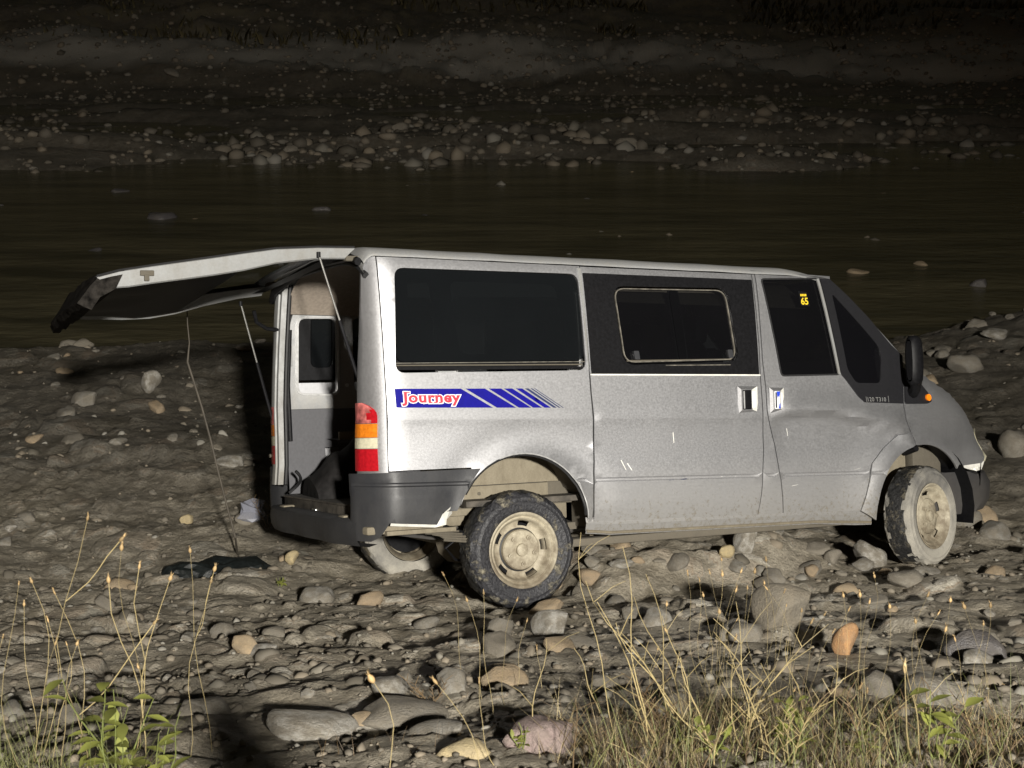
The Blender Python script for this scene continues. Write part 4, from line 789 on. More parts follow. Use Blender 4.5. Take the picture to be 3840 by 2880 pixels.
# scratches to bare paint
for x0, z0, dx, dz, wd in ((.975, .945, .006, -.06, .006), (1.79, .94, .008, -.045, .004), (1.80, .59, .045, .008, .004), (2.28, .665, .05, .012, .006), (1.30, .672, .012, .003, .004), (1.07, .668, .01, .004, .004), (1.40, .669, .008, .003, .004), (.62, .80, .03, -.055, .006), (.66, .78, .03, -.04, .006)):
    par = near_doors['sliding_door'] if x0 < 1.6 else near_doors['front_door']
    panel('scratch', [(x0, z0), (x0 + wd, z0 + .002), (x0 + dx + wd * .6, z0 + dz), (x0 + dx, z0 + dz - .002)], M['pale'], par, off=.0012, thick=0)
# side rub damage marks
panel('scratch', [(.93, .672), (.96, .675), (.97, .671), (.94, .668)], M['navy'], near_doors['sliding_door'], off=.0012, thick=0)
panel('scratch', [(1.01, .672), (1.06, .675), (1.06, .670), (1.02, .668)], M['navy'], near_doors['sliding_door'], off=.0012, thick=0)
# things lying inside the open back
rows = []
for t in np.linspace(0, 1, 15):
    rows.append([(-.80 + .60 * t + .03 * math.cos(a), 1.35 + (.26 + .03 * math.sin(t * 9)) * math.cos(a), .60 + max(0, (.12 + .42 * t ** .8 + .02 * math.sin(t * 21 + a * 2)) * (math.sin(a) if math.sin(a) > 0 else 0))) for a in np.linspace(0, math.pi, 13)])
b = MB().grid(rows); b.add(rows[0], [tuple(range(13))]); b.add(rows[-1], [tuple(range(13))[::-1]])
sk = b.build('sack', M['cloth'], None, 40); sk.matrix_world = VM; tag(sk, 'lumpy dark sack lying in the open load space of the van', 'sack')
rp_ = MB().tube([(-.83, 1.62 - .0 * t, .612 + .0) if False else (-.86 + .05 * math.sin(t * 3.1), 1.52 + .07 * math.cos(t * 3.1), .63 + .14 * t) for t in np.linspace(0, 1, 10)], .010, 6).build('rope', M['rubber'], None); rp_.matrix_world = VM; tag(rp_, 'short black rope loop at the foot of the dark sack', 'rope')

# ------------------------------------------------------------------ stones
def ico(sub):
    bm = bmesh.new(); bmesh.ops.create_icosphere(bm, subdivisions=sub, radius=1); bm.verts.index_update()
    V = np.array([v.co[:] for v in bm.verts]); Fc = np.array([[v.index for v in f.verts] for f in bm.faces]); bm.free(); return V, Fc
def stone_shape(V, seed, angular):
    r = np.random.default_rng(seed); V = V.copy()
    for k in range(int(4 + angular * 10)):        # flats, as if split
        n = r.normal(size=3); n /= np.linalg.norm(n); d = r.uniform(.50, .90) if angular > .5 else r.uniform(.62, .95); o = V @ n - d; V -= np.outer(np.where(o > 0, o * .92, 0), n)
    d = np.zeros(len(V))
    for k in range(14):
        n = r.normal(size=3) * (1.2 + k * .35); d += np.sin(V @ n + r.uniform(0, 6)) * .045 / (1 + k * .2)
    return V * (1 + d)[:, None]
I1 = ico(1); I2 = ico(2); I3 = ico(3)
STONES = [mk_np('stone', stone_shape(I3[0], 100 + i, (.35, 1.1, .7, 1.4)[i % 4]), I3[1]) for i in range(12)]
SM = {}
def put_stone(p, sx, sy, sz, rz, mt, tilt=(0, 0), sink=.3, var=None):
    i = var if var is not None else random.randrange(12); key = (i, mt)
    if key not in SM: me = STONES[i].copy(); me.name = 'stone'; me.materials.append(M[mt]); SM[key] = me
    o = bpy.data.objects.new('stone', SM[key]); COL.objects.link(o)
    o.location = (p[0], p[1], p[2] + sz * (1 - 2 * sink) * .5 * 1.0); o.scale = (sx / 2, sy / 2, sz / 2); o.rotation_euler = (tilt[0], tilt[1], rz); return o
NAMED = [  # place in the photo, width, depth, height (m), turn, tilt, material, sink, shape, label
 (795, 1302, .215, .12, .13, .25, (.1, -.38), 'tan_stone', .18, 0, 'smooth tan oblong stone leaning in front of the far rear wheel'),
 (630, 1218, .13, .11, .12, .5, (0, .1), 'yellow_stone', .15, 3, 'pale yellow angular stone just below the rear bumper corner'),
 (1192, 1372, .24, .20, .22, .3, (0, .1), 'pale_stone', .2, 7, 'pale grey blocky stone standing right under the near rear tyre'),
 (1068, 1378, .26, .12, .17, .9, (.1, -.5), 'stone', .2, 2, 'grey wedge stone tilted up to the right, below the rear tyre'),
 (1183, 1322, .25, .14, .10, .15, (0, -.15), 'tan_stone', .2, 5, 'flat buff stone wedged against the foot of the near rear tyre'),
 (1690, 1365, .36, .30, .34, .2, (.1, .15), 'stone', .25, 7, 'largest grey boulder of the slope between the two near wheels'),
 (1602, 1378, .22, .2, .14, .2, (0, 0), 'stone', .3, 1, 'low grey stone touching the left of the largest boulder'),
 (1822, 1415, .16, .13, .22, .3, (0, .1), 'orange_stone', .2, 3, 'orange brown brick shaped stone above the dry grass'),
 (1152, 1612, .30, .26, .26, .1, (0, 0), 'purple_stone', .26, 1, 'purple grey rounded boulder among the straw at the bottom'),
 (1005, 1628, .24, .16, .12, .1, (0, -.1), 'yellow_stone', .3, 2, 'yellowish flat stone left of the purple boulder'),
 (950, 1585, .28, .2, .14, .2, (0, -.1), 'stone', .3, 7, 'grey slab just above the yellowish flat stone'),
 (680, 1560, .42, .25, .18, -.15, (0, .1), 'pale_stone', .35, 8, 'long pale boulder low at the left of the dark shadow'),
 (860, 1540, .42, .28, .2, .1, (0, 0), 'stone', .35, 0, 'broad dome of grey rock right of the long pale boulder'),
 (2100, 1405, .32, .26, .2, .1, (0, 0), 'dark_stone', .25, 9, 'dark wet boulder near the right edge'),
 (2030, 1500, .40, .3, .24, -.3, (0, .3), 'stone', .3, 3, 'big olive boulder with a slanted face at the lower right'),
 (1880, 1215, .29, .2, .2, -.3, (0, .55), 'pale_stone', .2, 8, 'long grey stone resting against the front wheel'),
 (1797, 1215, .16, .14, .13, .1, (0, 0), 'stone', .2, 3, 'squat grey stone left of the long stone by the front wheel'),
 (1566, 1212, .13, .11, .11, .2, (0, 0), 'yellow_stone', .2, 1, 'small yellow stone below the door sill'),
 (1612, 1188, .20, .14, .24, .1, (0, .08), 'pale_stone', .1, 7, 'pale square block standing under the sliding door sill'),
 (1345, 1213, .20, .1, .06, 0, (0, .05), 'pale_stone', .2, 5, 'thin white flat stone below the middle of the sill'),
 (2192, 975, .30, .28, .32, .1, (0, .2), 'stone', .2, 4, 'brown boulder cut by the right edge of the picture'),
 (2150, 735, .42, .25, .16, .1, (0, .15), 'pale_stone', .2, 5, 'flat pale slab on the crest at the far right'),
 (2085, 800, .45, .3, .26, .2, (0, .2), 'stone', .2, 8, 'long grey stone on the crest right of the wing mirror'),
 (325, 838, .26, .2, .3, .2, (0, .05), 'pale_stone', .12, 3, 'upright pale stone at the water edge under the tailgate'),
 (185, 868, .38, .28, .24, .1, (.1, -.1), 'stone', .2, 7, 'grey stone with a flat lit top near the left water edge'),
 (400, 1112, .13, .1, .12, .3, (0, 0), 'yellow_stone', .2, 1, 'small cream stone on the mud left of the bumper'),
 (690, 1288, .26, .22, .22, .1, (0, 0), 'stone', .35, 4, 'mud coated round boulder between the bumper and the tan stone'),
 (255, 1262, .24, .2, .15, .1, (0, 0), 'tan_stone', .3, 0, 'brown half buried stone behind the seed stalks on the left'),
 (920, 1345, .20, .17, .12, .4, (0, 0), 'stone', .3, 3, 'split grey stone left of the rear tyre foot'),
 (1240, 1398, .40, .2, .12, .1, (0, .05), 'stone', .4, 9, 'long low rib of rock below the rear wheel'),
 (1830, 1265, .20, .15, .10, .0, (0, 0), 'tan_stone', .3, 2, 'buff split stone below the front sill end'),
 (1960, 1262, .26, .18, .13, .0, (0, 0), 'stone', .3, 8, 'dusty stone in front of the foot of the front tyre'),
 (2085, 1135, .30, .24, .22, .3, (0, 0), 'stone', .25, 4, 'rounded stone right of the front wheel'),
 (2150, 1160, .30, .26, .2, .3, (0, 0), 'stone', .3, 6, 'brownish stone at right beyond the hanging bumper'),
]
for (px, py, sx, sy, sz, rz, tl, mt, sk_, va, lab) in NAMED:
    k_ = 1 if py < 1450 else .72; o = put_stone(G(px, py), sx * .95, sy, sz * k_, rz, mt, tl, sk_ + (.08 if py < 1450 else .14), va); tag(o, lab, 'stone')
def van_xy(p): q = VM.inverted() @ Vector(p); return q.x, q.y
def clear_of_van(p, m=.12):
    x, y = van_xy(p); return not (-1.05 - m < x < 3.8 + m and -.08 - m < y < 2.05 + m)
def words(o, s, mt):
    sx, sy, sz = o.scale; a = 'tiny' if s < .10 else 'small' if s < .15 else 'middling' if s < .21 else 'big' if s < .28 else 'very big'
    return a, ('flat' if sz / sx < .45 else 'low' if sz / sx < .6 else 'chunky'), {'stone': 'grey', 'tan_stone': 'tan', 'pale_stone': 'pale'}.get(mt, 'grey')
def near_label(o, s, mt, zone):
    a, b, c = words(o, s, mt); x, y = van_xy(o.location)
    if zone == 'slope':
        w_ = 'below the rear bumper' if x < -.6 else 'below the near rear wheel' if x < .5 else 'below the sliding door' if x < 1.6 else 'below the front door' if x < 2.4 else 'below the front wheel' if x < 3.4 else 'below the nose of the van'
        d = 'near the van' if y > -1 else 'halfway to the plants' if y > -2 else 'beside the plants'; return '%s %s %s stone %s, %s' % (a, b, c, w_, d)
    if zone == 'left':
        yy = o.location.y; w_ = 'at the water edge' if yy > 14 else 'behind the hanging cable' if yy > 11.5 else 'level with the rear bumper' if yy > 9.8 else 'by the black sheeting'
        d = 'under the tailgate tip' if o.location.x < -.34 * yy else 'under mid tailgate' if o.location.x < -.22 * yy else 'near the rear pillar'; return '%s %s %s stone %s, %s' % (a, b, c, w_, d)
    yy = o.location.y; return '%s %s %s stone ahead of the van, %s' % (a, b, c, 'on the crest by the water' if yy > 14 else 'level with the bonnet' if yy > 11.5 else 'level with the bumper' if yy > 9.8 else 'level with the front tyre')
def scatter(n, xr_, yr_, smin, smax, lab, grp, mats, sink, flat=.6):
    k = 0; tries = 0
    while k < n and tries < 4000:
        tries += 1; x = random.uniform(*xr_); y = random.uniform(*yr_)
        if abs(x) > .40 * y + .3: continue
        h = float(ground_h(x, y)[0])
        if y > 14 and h < -.10: continue
        if not clear_of_van((x, y, h)): continue
        s = smin + (smax - smin) * random.random() ** 2.2
        o = put_stone((x, y, h), s, s * random.uniform(.6, .95), s * random.uniform(.35, .35 + flat), random.uniform(0, 3.1), random.choice(mats), (random.uniform(-.3, .3), random.uniform(-.3, .3)), sink)
        tag(o, near_label(o, s, o.data.materials[0].name.replace('river_', ''), lab), 'stone', grp); k += 1
scatter(80, (-2.4, 3.6), (4.6, 8.6), .07, .24, 'slope', 'stones on the near slope', ['stone'] * 6 + ['tan_stone', 'pale_stone'], .38, .35)
scatter(60, (-6.5, -.9), (8.6, 16.0), .10, .34, 'left', 'stones on the left shore', ['stone'] * 6 + ['tan_stone', 'pale_stone'], .40, .3)
scatter(36, (3.3, 7.0), (8.5, 18), .12, .34, 'ahead', 'stones ahead of the van', ['stone'] * 7 + ['tan_stone'], .36, .4)
def far_scatter(n, yr_, smin, smax, lab, grp, mats, hmin, sink=.3):
    k = tries = 0
    while k < n and tries < 6000:
        tries += 1; y = random.uniform(*yr_); x = random.uniform(-.40, .40) * y; h = float(ground_h(x, y)[0])
        if h < hmin: continue
        s = smin + (smax - smin) * random.random() ** 2
        o = put_stone((x, y, max(h, -.10)), s, s * random.uniform(.55, .9), s * random.uniform(.35, .7), random.uniform(-.6, .6), random.choice(mats), (random.uniform(-.2, .2), random.uniform(-.3, .3)), sink); x_ = x / y; tag(o, '%s %s stone %s, %s' % ('huge' if s > .75 else 'big' if s > .5 else 'small', {'river_stone': 'grey'}.get(o.data.materials[0].name, 'tan'), lab, 'above the tailgate tip' if x_ < -.25 else 'above the tailgate' if x_ < -.1 else 'above the rear window' if x_ < .03 else 'above the sliding door' if x_ < .18 else 'above the windscreen' if x_ < .28 else 'above the wing mirror') + (', nearer side' if y < 34 else ', farther side'), 'stone', grp); k += 1
far_scatter(45, (26, 52), .25, .8, 'on the gravel bar', 'stones on the gravel bar', ['stone'] * 9 + ['tan_stone'], -.35, .36)
far_scatter(26, (19.5, 31), .25, .65, 'breaking the dark water', 'stones in the water', ['stone', 'dark_stone', 'dark_stone', 'tan_stone'], -.9, .34)
k = 0
while k < 28:      # stones packed in under the sill
    q = VM @ Vector((random.uniform(.45, 2.5), random.uniform(-.12, .75), 0)); h = float(ground_h(q.x, q.y)[0]); s = random.uniform(.08, .24)
    o = put_stone((q.x, q.y, h), s, s * random.uniform(.6, .9), s * random.uniform(.35, .6), random.uniform(0, 3.1), random.choice(['stone', 'stone', 'stone', 'tan_stone']), (random.uniform(-.2, .2), random.uniform(-.2, .2)), .36); vx = van_xy(o.location)
    a_, b_, c_ = words(o, s, o.data.materials[0].name.replace('river_', '')); tag(o, '%s %s %s stone under the sill, %s, %s' % (a_, b_, c_, 'sliding door rear half' if vx[0] < 1 else 'sliding door front half' if vx[0] < 1.65 else 'front door end', 'outer row' if vx[1] < .3 else 'in the shadow'), 'stone', 'stones under the sill'); k += 1
# gravel too fine to pick apart
def gravel(name, pts, sizes, base, mt):
    V0, F0 = base; n = len(pts); r = np.random.default_rng(3); shapes = [stone_shape(V0, 300 + i, .6) for i in range(8)]
    Vs = np.empty((n, len(V0), 3)); pick = r.integers(0, 8, n); an = r.uniform(0, 6.28, n); fl = r.uniform(.4, .8, n); el = r.uniform(.6, 1, n)
    for i in range(8):
        m_ = pick == i; q = shapes[i][None] * np.stack([sizes[m_], sizes[m_] * el[m_], sizes[m_] * fl[m_]], -1)[:, None, :] * .5
        c, s = np.cos(an[m_])[:, None], np.sin(an[m_])[:, None]; Vs[m_] = np.stack([q[..., 0] * c - q[..., 1] * s, q[..., 0] * s + q[..., 1] * c, q[..., 2]], -1)
    Vs += pts[:, None, :]; Fs = (F0[None] + (np.arange(n) * len(V0))[:, None, None]).reshape(-1, 3)
    tag(link(name, mk_np(name, Vs.reshape(-1, 3), Fs), mt), kind='stuff')
def gravel_mat(name):
    m, N, L, P = mat(name); g = N.new('ShaderNodeNewGeometry'); r = N.new('ShaderNodeValToRGB'); e = r.color_ramp.elements; e[0].color = (.075, .066, .05, 1); e[1].color = (.19, .178, .155, 1)
    for p, c in ((.4, (.12, .105, .082, 1)), (.7, (.18, .15, .11, 1)), (.9, (.17, .158, .13, 1)), (.985, (.21, .198, .17, 1))): q = e.new(p); q.color = c
    L.new(g.outputs['Random Per Island'], r.inputs[0]); L.new(r.outputs[0], P.inputs['Base Color']); P.inputs['Roughness'].default_value = .8; return m
M['gravel'] = gravel_mat('gravel')
n = 6000; yv = 3.6 + 12.5 * rng.random(n) ** 1.5; xv = (rng.random(n) - .5) * .86 * yv
cl = fbm(xv * 1.2, yv * 1.2, 71, 3); keep = ((cl > -.12) | (rng.random(n) < .3)) & ((yv < 9.5) | (rng.random(n) < .35)); xv, yv = xv[keep], yv[keep]
q = np.stack([xv, yv, np.zeros_like(xv)], 1); zg = ground_h(xv, yv); sz_ = .012 + .055 * rng.random(len(xv)) ** 3
gravel('gravel', np.stack([xv, yv, zg + sz_ * .12], 1), sz_, I1, M['gravel'])
n = 1500; yv = 4.4 + 11 * rng.random(n) ** 1.3; xv = (rng.random(n) - .5) * .86 * yv; cl = fbm(xv * .9, yv * .9, 75, 3); keep = (cl > -.02) | (rng.random(n) < .2); xv, yv = xv[keep], yv[keep]
zg = ground_h(xv, yv); sz_ = .05 + .10 * rng.random(len(xv)) ** 2
ok = np.array([(clear_of_van((a, c, d), -.05) or (.5 < van_xy((a, c, d))[0] < 2.4)) for a, c, d in zip(xv, yv, zg)]); xv, yv, zg, sz_ = xv[ok], yv[ok], zg[ok], sz_[ok]
gravel('rubble', np.stack([xv, yv, zg - sz_ * .12], 1), sz_, I2, M['gravel'])
n = 11000; yv = 20 + 50 * rng.random(n) ** 1.2; xv = (rng.random(n) - .5) * .84 * yv; zg = ground_h(xv, yv); cl = fbm(xv * .2, yv * .35, 72, 3)
keep = (zg > np.where(yv < 31, -.12, -.30)) & ((cl > .0) | (rng.random(n) < .2)); xv, yv, zg = xv[keep], yv[keep], zg[keep]; sz_ = .05 + .34 * rng.random(len(xv)) ** 3
n_ = 1500; xb = (rng.random(n_) - .5) * 36; yb = 31.5 + 11 * rng.random(n_); cb = fbm(xb * .22, yb * .5, 73, 3); kb = (cb > -.02) & (ground_h(xb, yb) > -.2); xv = np.r_[xv, xb[kb]]; yv = np.r_[yv, yb[kb]]; zg = np.r_[zg, ground_h(xb[kb], yb[kb])]; sz_ = np.r_[sz_, .18 + .5 * rng.random(kb.sum()) ** 2.5]
xe = (rng.random(2600) - .5) * 56; ye = 46 + 14 * rng.random(2600); xv = np.r_[xv, xe]; yv = np.r_[yv, ye]; zg = np.r_[zg, ground_h(xe, ye)]; sz_ = np.r_[sz_, .10 + .34 * rng.random(2600) ** 2]
gravel('far_gravel', np.stack([xv, yv, np.maximum(zg, -.05) + sz_ * .05], 1), sz_, I1, M['gravel'])

# ------------------------------------------------------------------ plants and litter
def plant_mat(name, col, var=.3, tr=.35):
    m, N, L, P = mat(name); oi = N.new('ShaderNodeObjectInfo'); g = N.new('ShaderNodeNewGeometry'); ad = N.new('ShaderNodeMath'); ad.operation = 'ADD'; L.new(oi.outputs['Random'], ad.inputs[0]); L.new(g.outputs['Random Per Island'], ad.inputs[1])
    fr = N.new('ShaderNodeMath'); fr.operation = 'FRACT'; L.new(ad.outputs[0], fr.inputs[0])
    r = N.new('ShaderNodeValToRGB'); e = r.color_ramp.elements; e[0].color = (*[c * (1 - var) for c in col], 1); e[1].color = (*[min(1, c * (1 + var)) for c in col], 1); L.new(fr.outputs[0], r.inputs[0])
    L.new(r.outputs[0], P.inputs['Base Color']); P.inputs['Roughness'].default_value = .6
    t = N.new('ShaderNodeBsdfTranslucent'); L.new(r.outputs[0], t.inputs[0]); mx = N.new('ShaderNodeMixShader'); mx.inputs[0].default_value = tr; L.new(P.outputs[0], mx.inputs[1]); L.new(t.outputs[0], mx.inputs[2]); L.new(mx.outputs[0], N['Material Output'].inputs[0]); return m
M['straw'] = plant_mat('straw', (.42, .34, .17)); M['straw_brown'] = plant_mat('brown_straw', (.17, .115, .06), .5); M['stem_green'] = plant_mat('green_stem', (.20, .23, .07))
M['leaf'] = plant_mat('green_leaf', (.20, .215, .05), .45); M['seed'] = plant_mat('seed_head', (.44, .31, .15), .45); M['seed_pale'] = plant_mat('pale_seed', (.60, .47, .25), .2); M['blade'] = plant_mat('grass_blade', (.15, .16, .05), .5)
def curve_pts(a, b, bend, n=8):
    a, b = Vector(a), Vector(b); d = b - a; s = Vector(bend); w1, w2 = random.uniform(-.03, .03), random.uniform(-.02, .02); o_ = Vector((1, .3, 0)); return [a + d * (i / n) + s * math.sin(math.pi * i / n) * d.length + o_ * (w1 * math.sin(2 * math.pi * i / n) + w2 * math.sin(3 * math.pi * i / n)) * d.length for i in range(n + 1)]
def seed_head(p, d, size, parent, mt):
    """swollen capsule with a frill of dried teeth at its mouth"""
    d = d.normalized(); up = Vector((1, 0, 0)) if abs(d.x) < .8 else Vector((0, 1, 0)); a = d.cross(up).normalized(); c = d.cross(a); b = MB()
    size *= random.uniform(.8, 1.2); fat = random.choice([.55, .75, 1, 1, 1.15]); op = random.uniform(.6, 1.4)
    prof = [(0, .10), (.10, .24), (.28, .34), (.48, .30), (.62, .17), (.70, .14)]
    b.grid([[p + d * (t * size) + (a * math.cos(k * 1.0472) + c * math.sin(k * 1.0472)) * r * fat * size * .62 for k in range(6)] for t, r in prof], close=True)
    for k in range(random.randrange(4, 8)):
        an = k * 1.2566 + random.random(); q = a * math.cos(an) + c * math.sin(an); e = q.cross(d)
        b.add([p + d * size * .66 + q * size * .08 + e * size * .06, p + d * size * .66 + q * size * .08 - e * size * .06, p + d * size * random.uniform(.9, 1.1) + q * size * random.uniform(.15, .3)], [(0, 1, 2)])
    return b.build('seed_head', mt, parent, 60)
def ground_under(p, back=.0):
    x, y = p.x, p.y - back; return Vector((x, y, float(ground_h(x, y)[0]) - .02))
def seed_stalk(px, py, dist, size=.024, lean=.0, thick=.0016, label=None, group=None, mt='seed', stem='straw', branches=(), back=.05):
    p = ray(px, py, dist); g = ground_under(p, back); g.x += lean; t = empty('seed_stalk', g)
    P_ = curve_pts((0, 0, 0), p - g, (random.uniform(-.10, .10), 0, 0), 7)
    MB().tube(P_, [thick * .8 - thick * .4 * i / 7 for i in range(8)], 5).build('stem', M[stem], t, 60)
    seed_head(P_[-1], P_[-1] - P_[-2], size, t, M[mt])
    for (f, bx, by) in branches:
        q0 = P_[int(f * 7)]; q1 = ray(bx, by, dist) - g; BP = curve_pts(q0, q1, (0, 0, -.06), 5); MB().tube(BP, [thick * .6] * 6, 5).build('stem', M[stem], t, 60); seed_head(BP[-1], BP[-1] - BP[-2], size, t, M[mt])
    tag(t, label, 'plant', group); return t
def bx_(s): return s
# left stalks
seed_stalk(188, 1125, 3.9, .033, -.06, .0022, 'tall dry stalk whose seed head stands highest at the left', branches=[(.42, 330, 1350), (.75, 258, 1170)])
seed_stalk(262, 1190, 4.3, .030, .02, .0014, 'thin dry stalk just right of the highest seed head')
seed_stalk(366, 1255, 3.9, .034, -.12, .0022, 'forked stalk with a bent head leaning right at the left', branches=[(.45, 300, 1230), (.45, 235, 1260)])
seed_stalk(411, 1195, 4.4, .028, .04, .0014, 'thin straight stalk with one head left of the black tarp')
seed_stalk(455, 1260, 4.3, .028, -.10, .0015, 'thin stalk in front of the black tarp', branches=[(.8, 462, 1235)])
left = [(40, 1265), (70, 1260), (52, 1310), (120, 1285), (105, 1345), (118, 1395), (145, 1395), (165, 1395), (5, 1380), (300, 1445)]
for i, (x, y) in enumerate(left): seed_stalk(x, y, random.uniform(3.6, 4.4), random.uniform(.016, .027), random.uniform(-.08, .08), .0016, ('upper ' if y < 1320 else 'lower ') + 'dry stalk with a small orange seed head ' + ('at the very left edge' if x < 60 else 'left of the tallest stalk' if x < 190 else 'right of the tallest stalk'), 'seed stalks of the left clump')
# middle
seed_stalk(808, 1475, 3.5, .042, .03, .0022, 'single stalk with the fat orange seed head at the bottom centre')
seed_stalk(945, 1478, 3.7, .040, .16, .0018, 'drooping stalk with a frilled seed head right of the fat one')
seed_stalk(1035, 1478, 4.0, .026, .06, .0016, 'short stalk with a small pinkish head above the purple boulder')
for x, y in [(1010, 1300), (1045, 1285), (1115, 1300), (1137, 1345), (960, 1245), (1440, 1310), (1420, 1405), (1160, 1405)]: seed_stalk(x, y, random.uniform(4.6, 5.2), .022, random.uniform(-.1, .1), .0012, 'faint thin stalk ' + ('rising across the rear tyre' if x > 1000 and y < 1320 else 'left of the rear tyre' if x < 1000 else 'right of the rear tyre' if x > 1300 else 'in front of the stones below the rear tyre'), 'faint stalks below the rear wheel', stem='straw')
right = [(1485, 1240), (1515, 1255), (1537, 1245), (1555, 1215), (1600, 1240), (1560, 1245), (1655, 1210), (1625, 1245), (1655, 1260), (1663, 1275), (1690, 1280), (1585, 1275), (1560, 1330), (1585, 1340), (1525, 1295), (1700, 1310), (1735, 1325), (1620, 1275), (1775, 1335), (1755, 1350), (1590, 1380), (1800, 1370), (1820, 1290), (1830, 1325), (1860, 1290), (1880, 1310), (1925, 1320), (1890, 1245), (1980, 1345), (2005, 1295), (2030, 1330), (2045, 1360), (2055, 1300), (2080, 1320), (2140, 1315), (2120, 1350), (2060, 1385), (1445, 1365), (1710, 1490), (1850, 1490), (1870, 1500), (2170, 1480), (2130, 1520)]
for i, (x, y) in enumerate(right): seed_stalk(x + random.uniform(-6, 6), y + random.uniform(-6, 6), random.uniform(4.3, 5.0), random.uniform(.020, .027), random.uniform(-.12, .12), .0008, ('tall' if y < 1260 else 'middling' if y < 1330 else 'short') + ' slender stalk with an orange seed head ' + ('below the rear wheel' if x < 1500 else 'in front of the pale square block' if x < 1575 else 'left of the largest boulder' if x < 1640 else 'in front of the largest boulder' if x < 1740 else 'around the orange brown stone' if x < 1850 else 'below the front wheel' if x < 1990 else 'left of the dark wet boulder' if x < 2060 else 'by the right edge'), 'seed stalks on the right slope', stem='straw')
seed_stalk(1955, 1455, 3.9, .05, .06, .004, 'thick pale reed with a hooked tan top at the right', mt='seed_pale')
# bare straw stalks
def straw(px, py, bxp, byp, dist, th=.002, twigs=0, lab=None, grp=None, mt='straw'):
    p = ray(px, py, dist); g0 = ray(bxp, byp, dist); g = Vector((g0.x, g0.y, float(ground_h(g0.x, g0.y)[0]) - .02)); t = empty('dry_stalk', g)
    P_ = curve_pts((0, 0, 0), p - g, (random.uniform(-.04, .04), 0, 0), 8); b = MB().tube(P_, [th * (1.3 - .9 * i / 8) for i in range(9)], 5); b.build('stem', M[mt], t, 60)
    if twigs:
        b = MB()
        for k in range(twigs):
            q = P_[random.randrange(3, 8)]; d = Vector((random.uniform(-.12, .12), random.uniform(-.04, .04), random.uniform(.02, .14))); b.tube([q, q + d * .6 + Vector((0, 0, .01)), q + d], [th * .6, th * .5, th * .3], 4)
        b.build('twig', M[mt], t, 60)['kind'] = 'stuff'
    tag(t, lab, 'plant', grp)
for (a, b_, c, d) in [(1265, 1255, 1500, 1660), (1330, 1345, 1480, 1700), (1345, 1180, 1400, 1480), (1370, 1290, 1480, 1660), (1290, 1300, 1440, 1560), (1310, 1460, 1480, 1800), (1255, 1150, 1330, 1480), (1430, 1330, 1500, 1700), (1395, 1240, 1450, 1600), (1360, 1400, 1560, 1720), (1470, 1420, 1540, 1700), (1700, 1380, 1735, 1700), (1590, 1300, 1640, 1720), (1810, 1430, 1790, 1760), (1980, 1520, 2010, 1800), (2070, 1480, 2080, 1800), (1920, 1590, 1900, 1800), (1240, 1400, 1300, 1600), (1180, 1380, 1150, 1500)]:
    straw(a, b_, c, d, random.uniform(3.9, 4.5), random.uniform(.0016, .0026), random.randrange(0, 3), ('long' if d - b_ > 330 else 'shorter') + ' pale straw ' + ('leaning left' if a < c - 60 else 'nearly upright') + (' below the rear wheel' if a < 1330 else ' below the sliding door' if a < 1600 else ' below the front wheel side'), 'leaning straws')
for i in range(46):
    x = random.uniform(1200, 2180); h = random.uniform(90, 260); y = 1660 - h * random.uniform(.3, 1)
    straw(x + random.uniform(-60, 60), y, x, 1700, random.uniform(3.7, 4.4), random.uniform(.0012, .0022), random.randrange(1, 5), ('short' if y > 1560 else 'tall') + ' dry twiggy stalk ' + ('left of the leaning straws' if x < 1330 else 'among the leaning straws' if x < 1520 else 'around the straw shrub' if x < 1680 else 'below the orange brown stone' if x < 1880 else 'below the olive boulder'), 'dry thicket stalks', random.choice(['straw', 'straw_brown', 'straw_brown']))
# a branched dry shrub
def shrub(px, py, dist, hgt, n, lab, mt='straw', spread=.5):
    g0 = ray(px, py, dist); g = Vector((g0.x, g0.y, float(ground_h(g0.x, g0.y)[0]) - .02)); t = empty('dry_shrub', g)
    for k in range(n):
        b = MB(); d = Vector((random.uniform(-spread, spread), random.uniform(-.25, .25), 1)).normalized(); L_ = hgt * random.uniform(.6, 1); P_ = curve_pts((0, 0, 0), d * L_, (random.uniform(-.12, .12), 0, 0), 6); b.tube(P_, [.0026 - .0003 * i for i in range(7)], 5)
        for j in range(2, 7):
            for s in (-1, 1):
                if random.random() < .75:
                    e = (d * .5 + Vector((s * random.uniform(.4, .9), random.uniform(-.3, .3), random.uniform(.1, .5)))).normalized() * L_ * random.uniform(.12, .3); q = P_[j]; b.tube([q, q + e * .5, q + e], [.0014, .0012, .0008], 4)
        b.build('branch', M[mt], t, 60)
    tag(t, lab, 'shrub'); return t
shrub(1610, 1690, 4.1, .42, 5, 'straw coloured branched dry shrub at the bottom right of centre')
shrub(1700, 1700, 3.9, .30, 5, 'low spreading dry shrub right of the straw coloured one')
shrub(1430, 1690, 4.2, .30, 6, 'brown twiggy shrub at the foot of the leaning straws', 'straw_brown')
shrub(930, 1535, 4.9, .16, 6, 'tiny brown shrub beside the frilled seed head', 'straw_brown', .9)
shrub(1870, 1720, 4.0, .30, 5, 'brown twiggy shrub under the yellow leaves at the right', 'straw_brown')
shrub(570, 1010, 9.6, .35, 5, 'faint dry weed standing in the shadow beside the rear corner', 'straw_brown')
shrub(2110, 1700, 4.0, .26, 5, 'brown twiggy shrub in the bottom right corner', 'straw_brown')
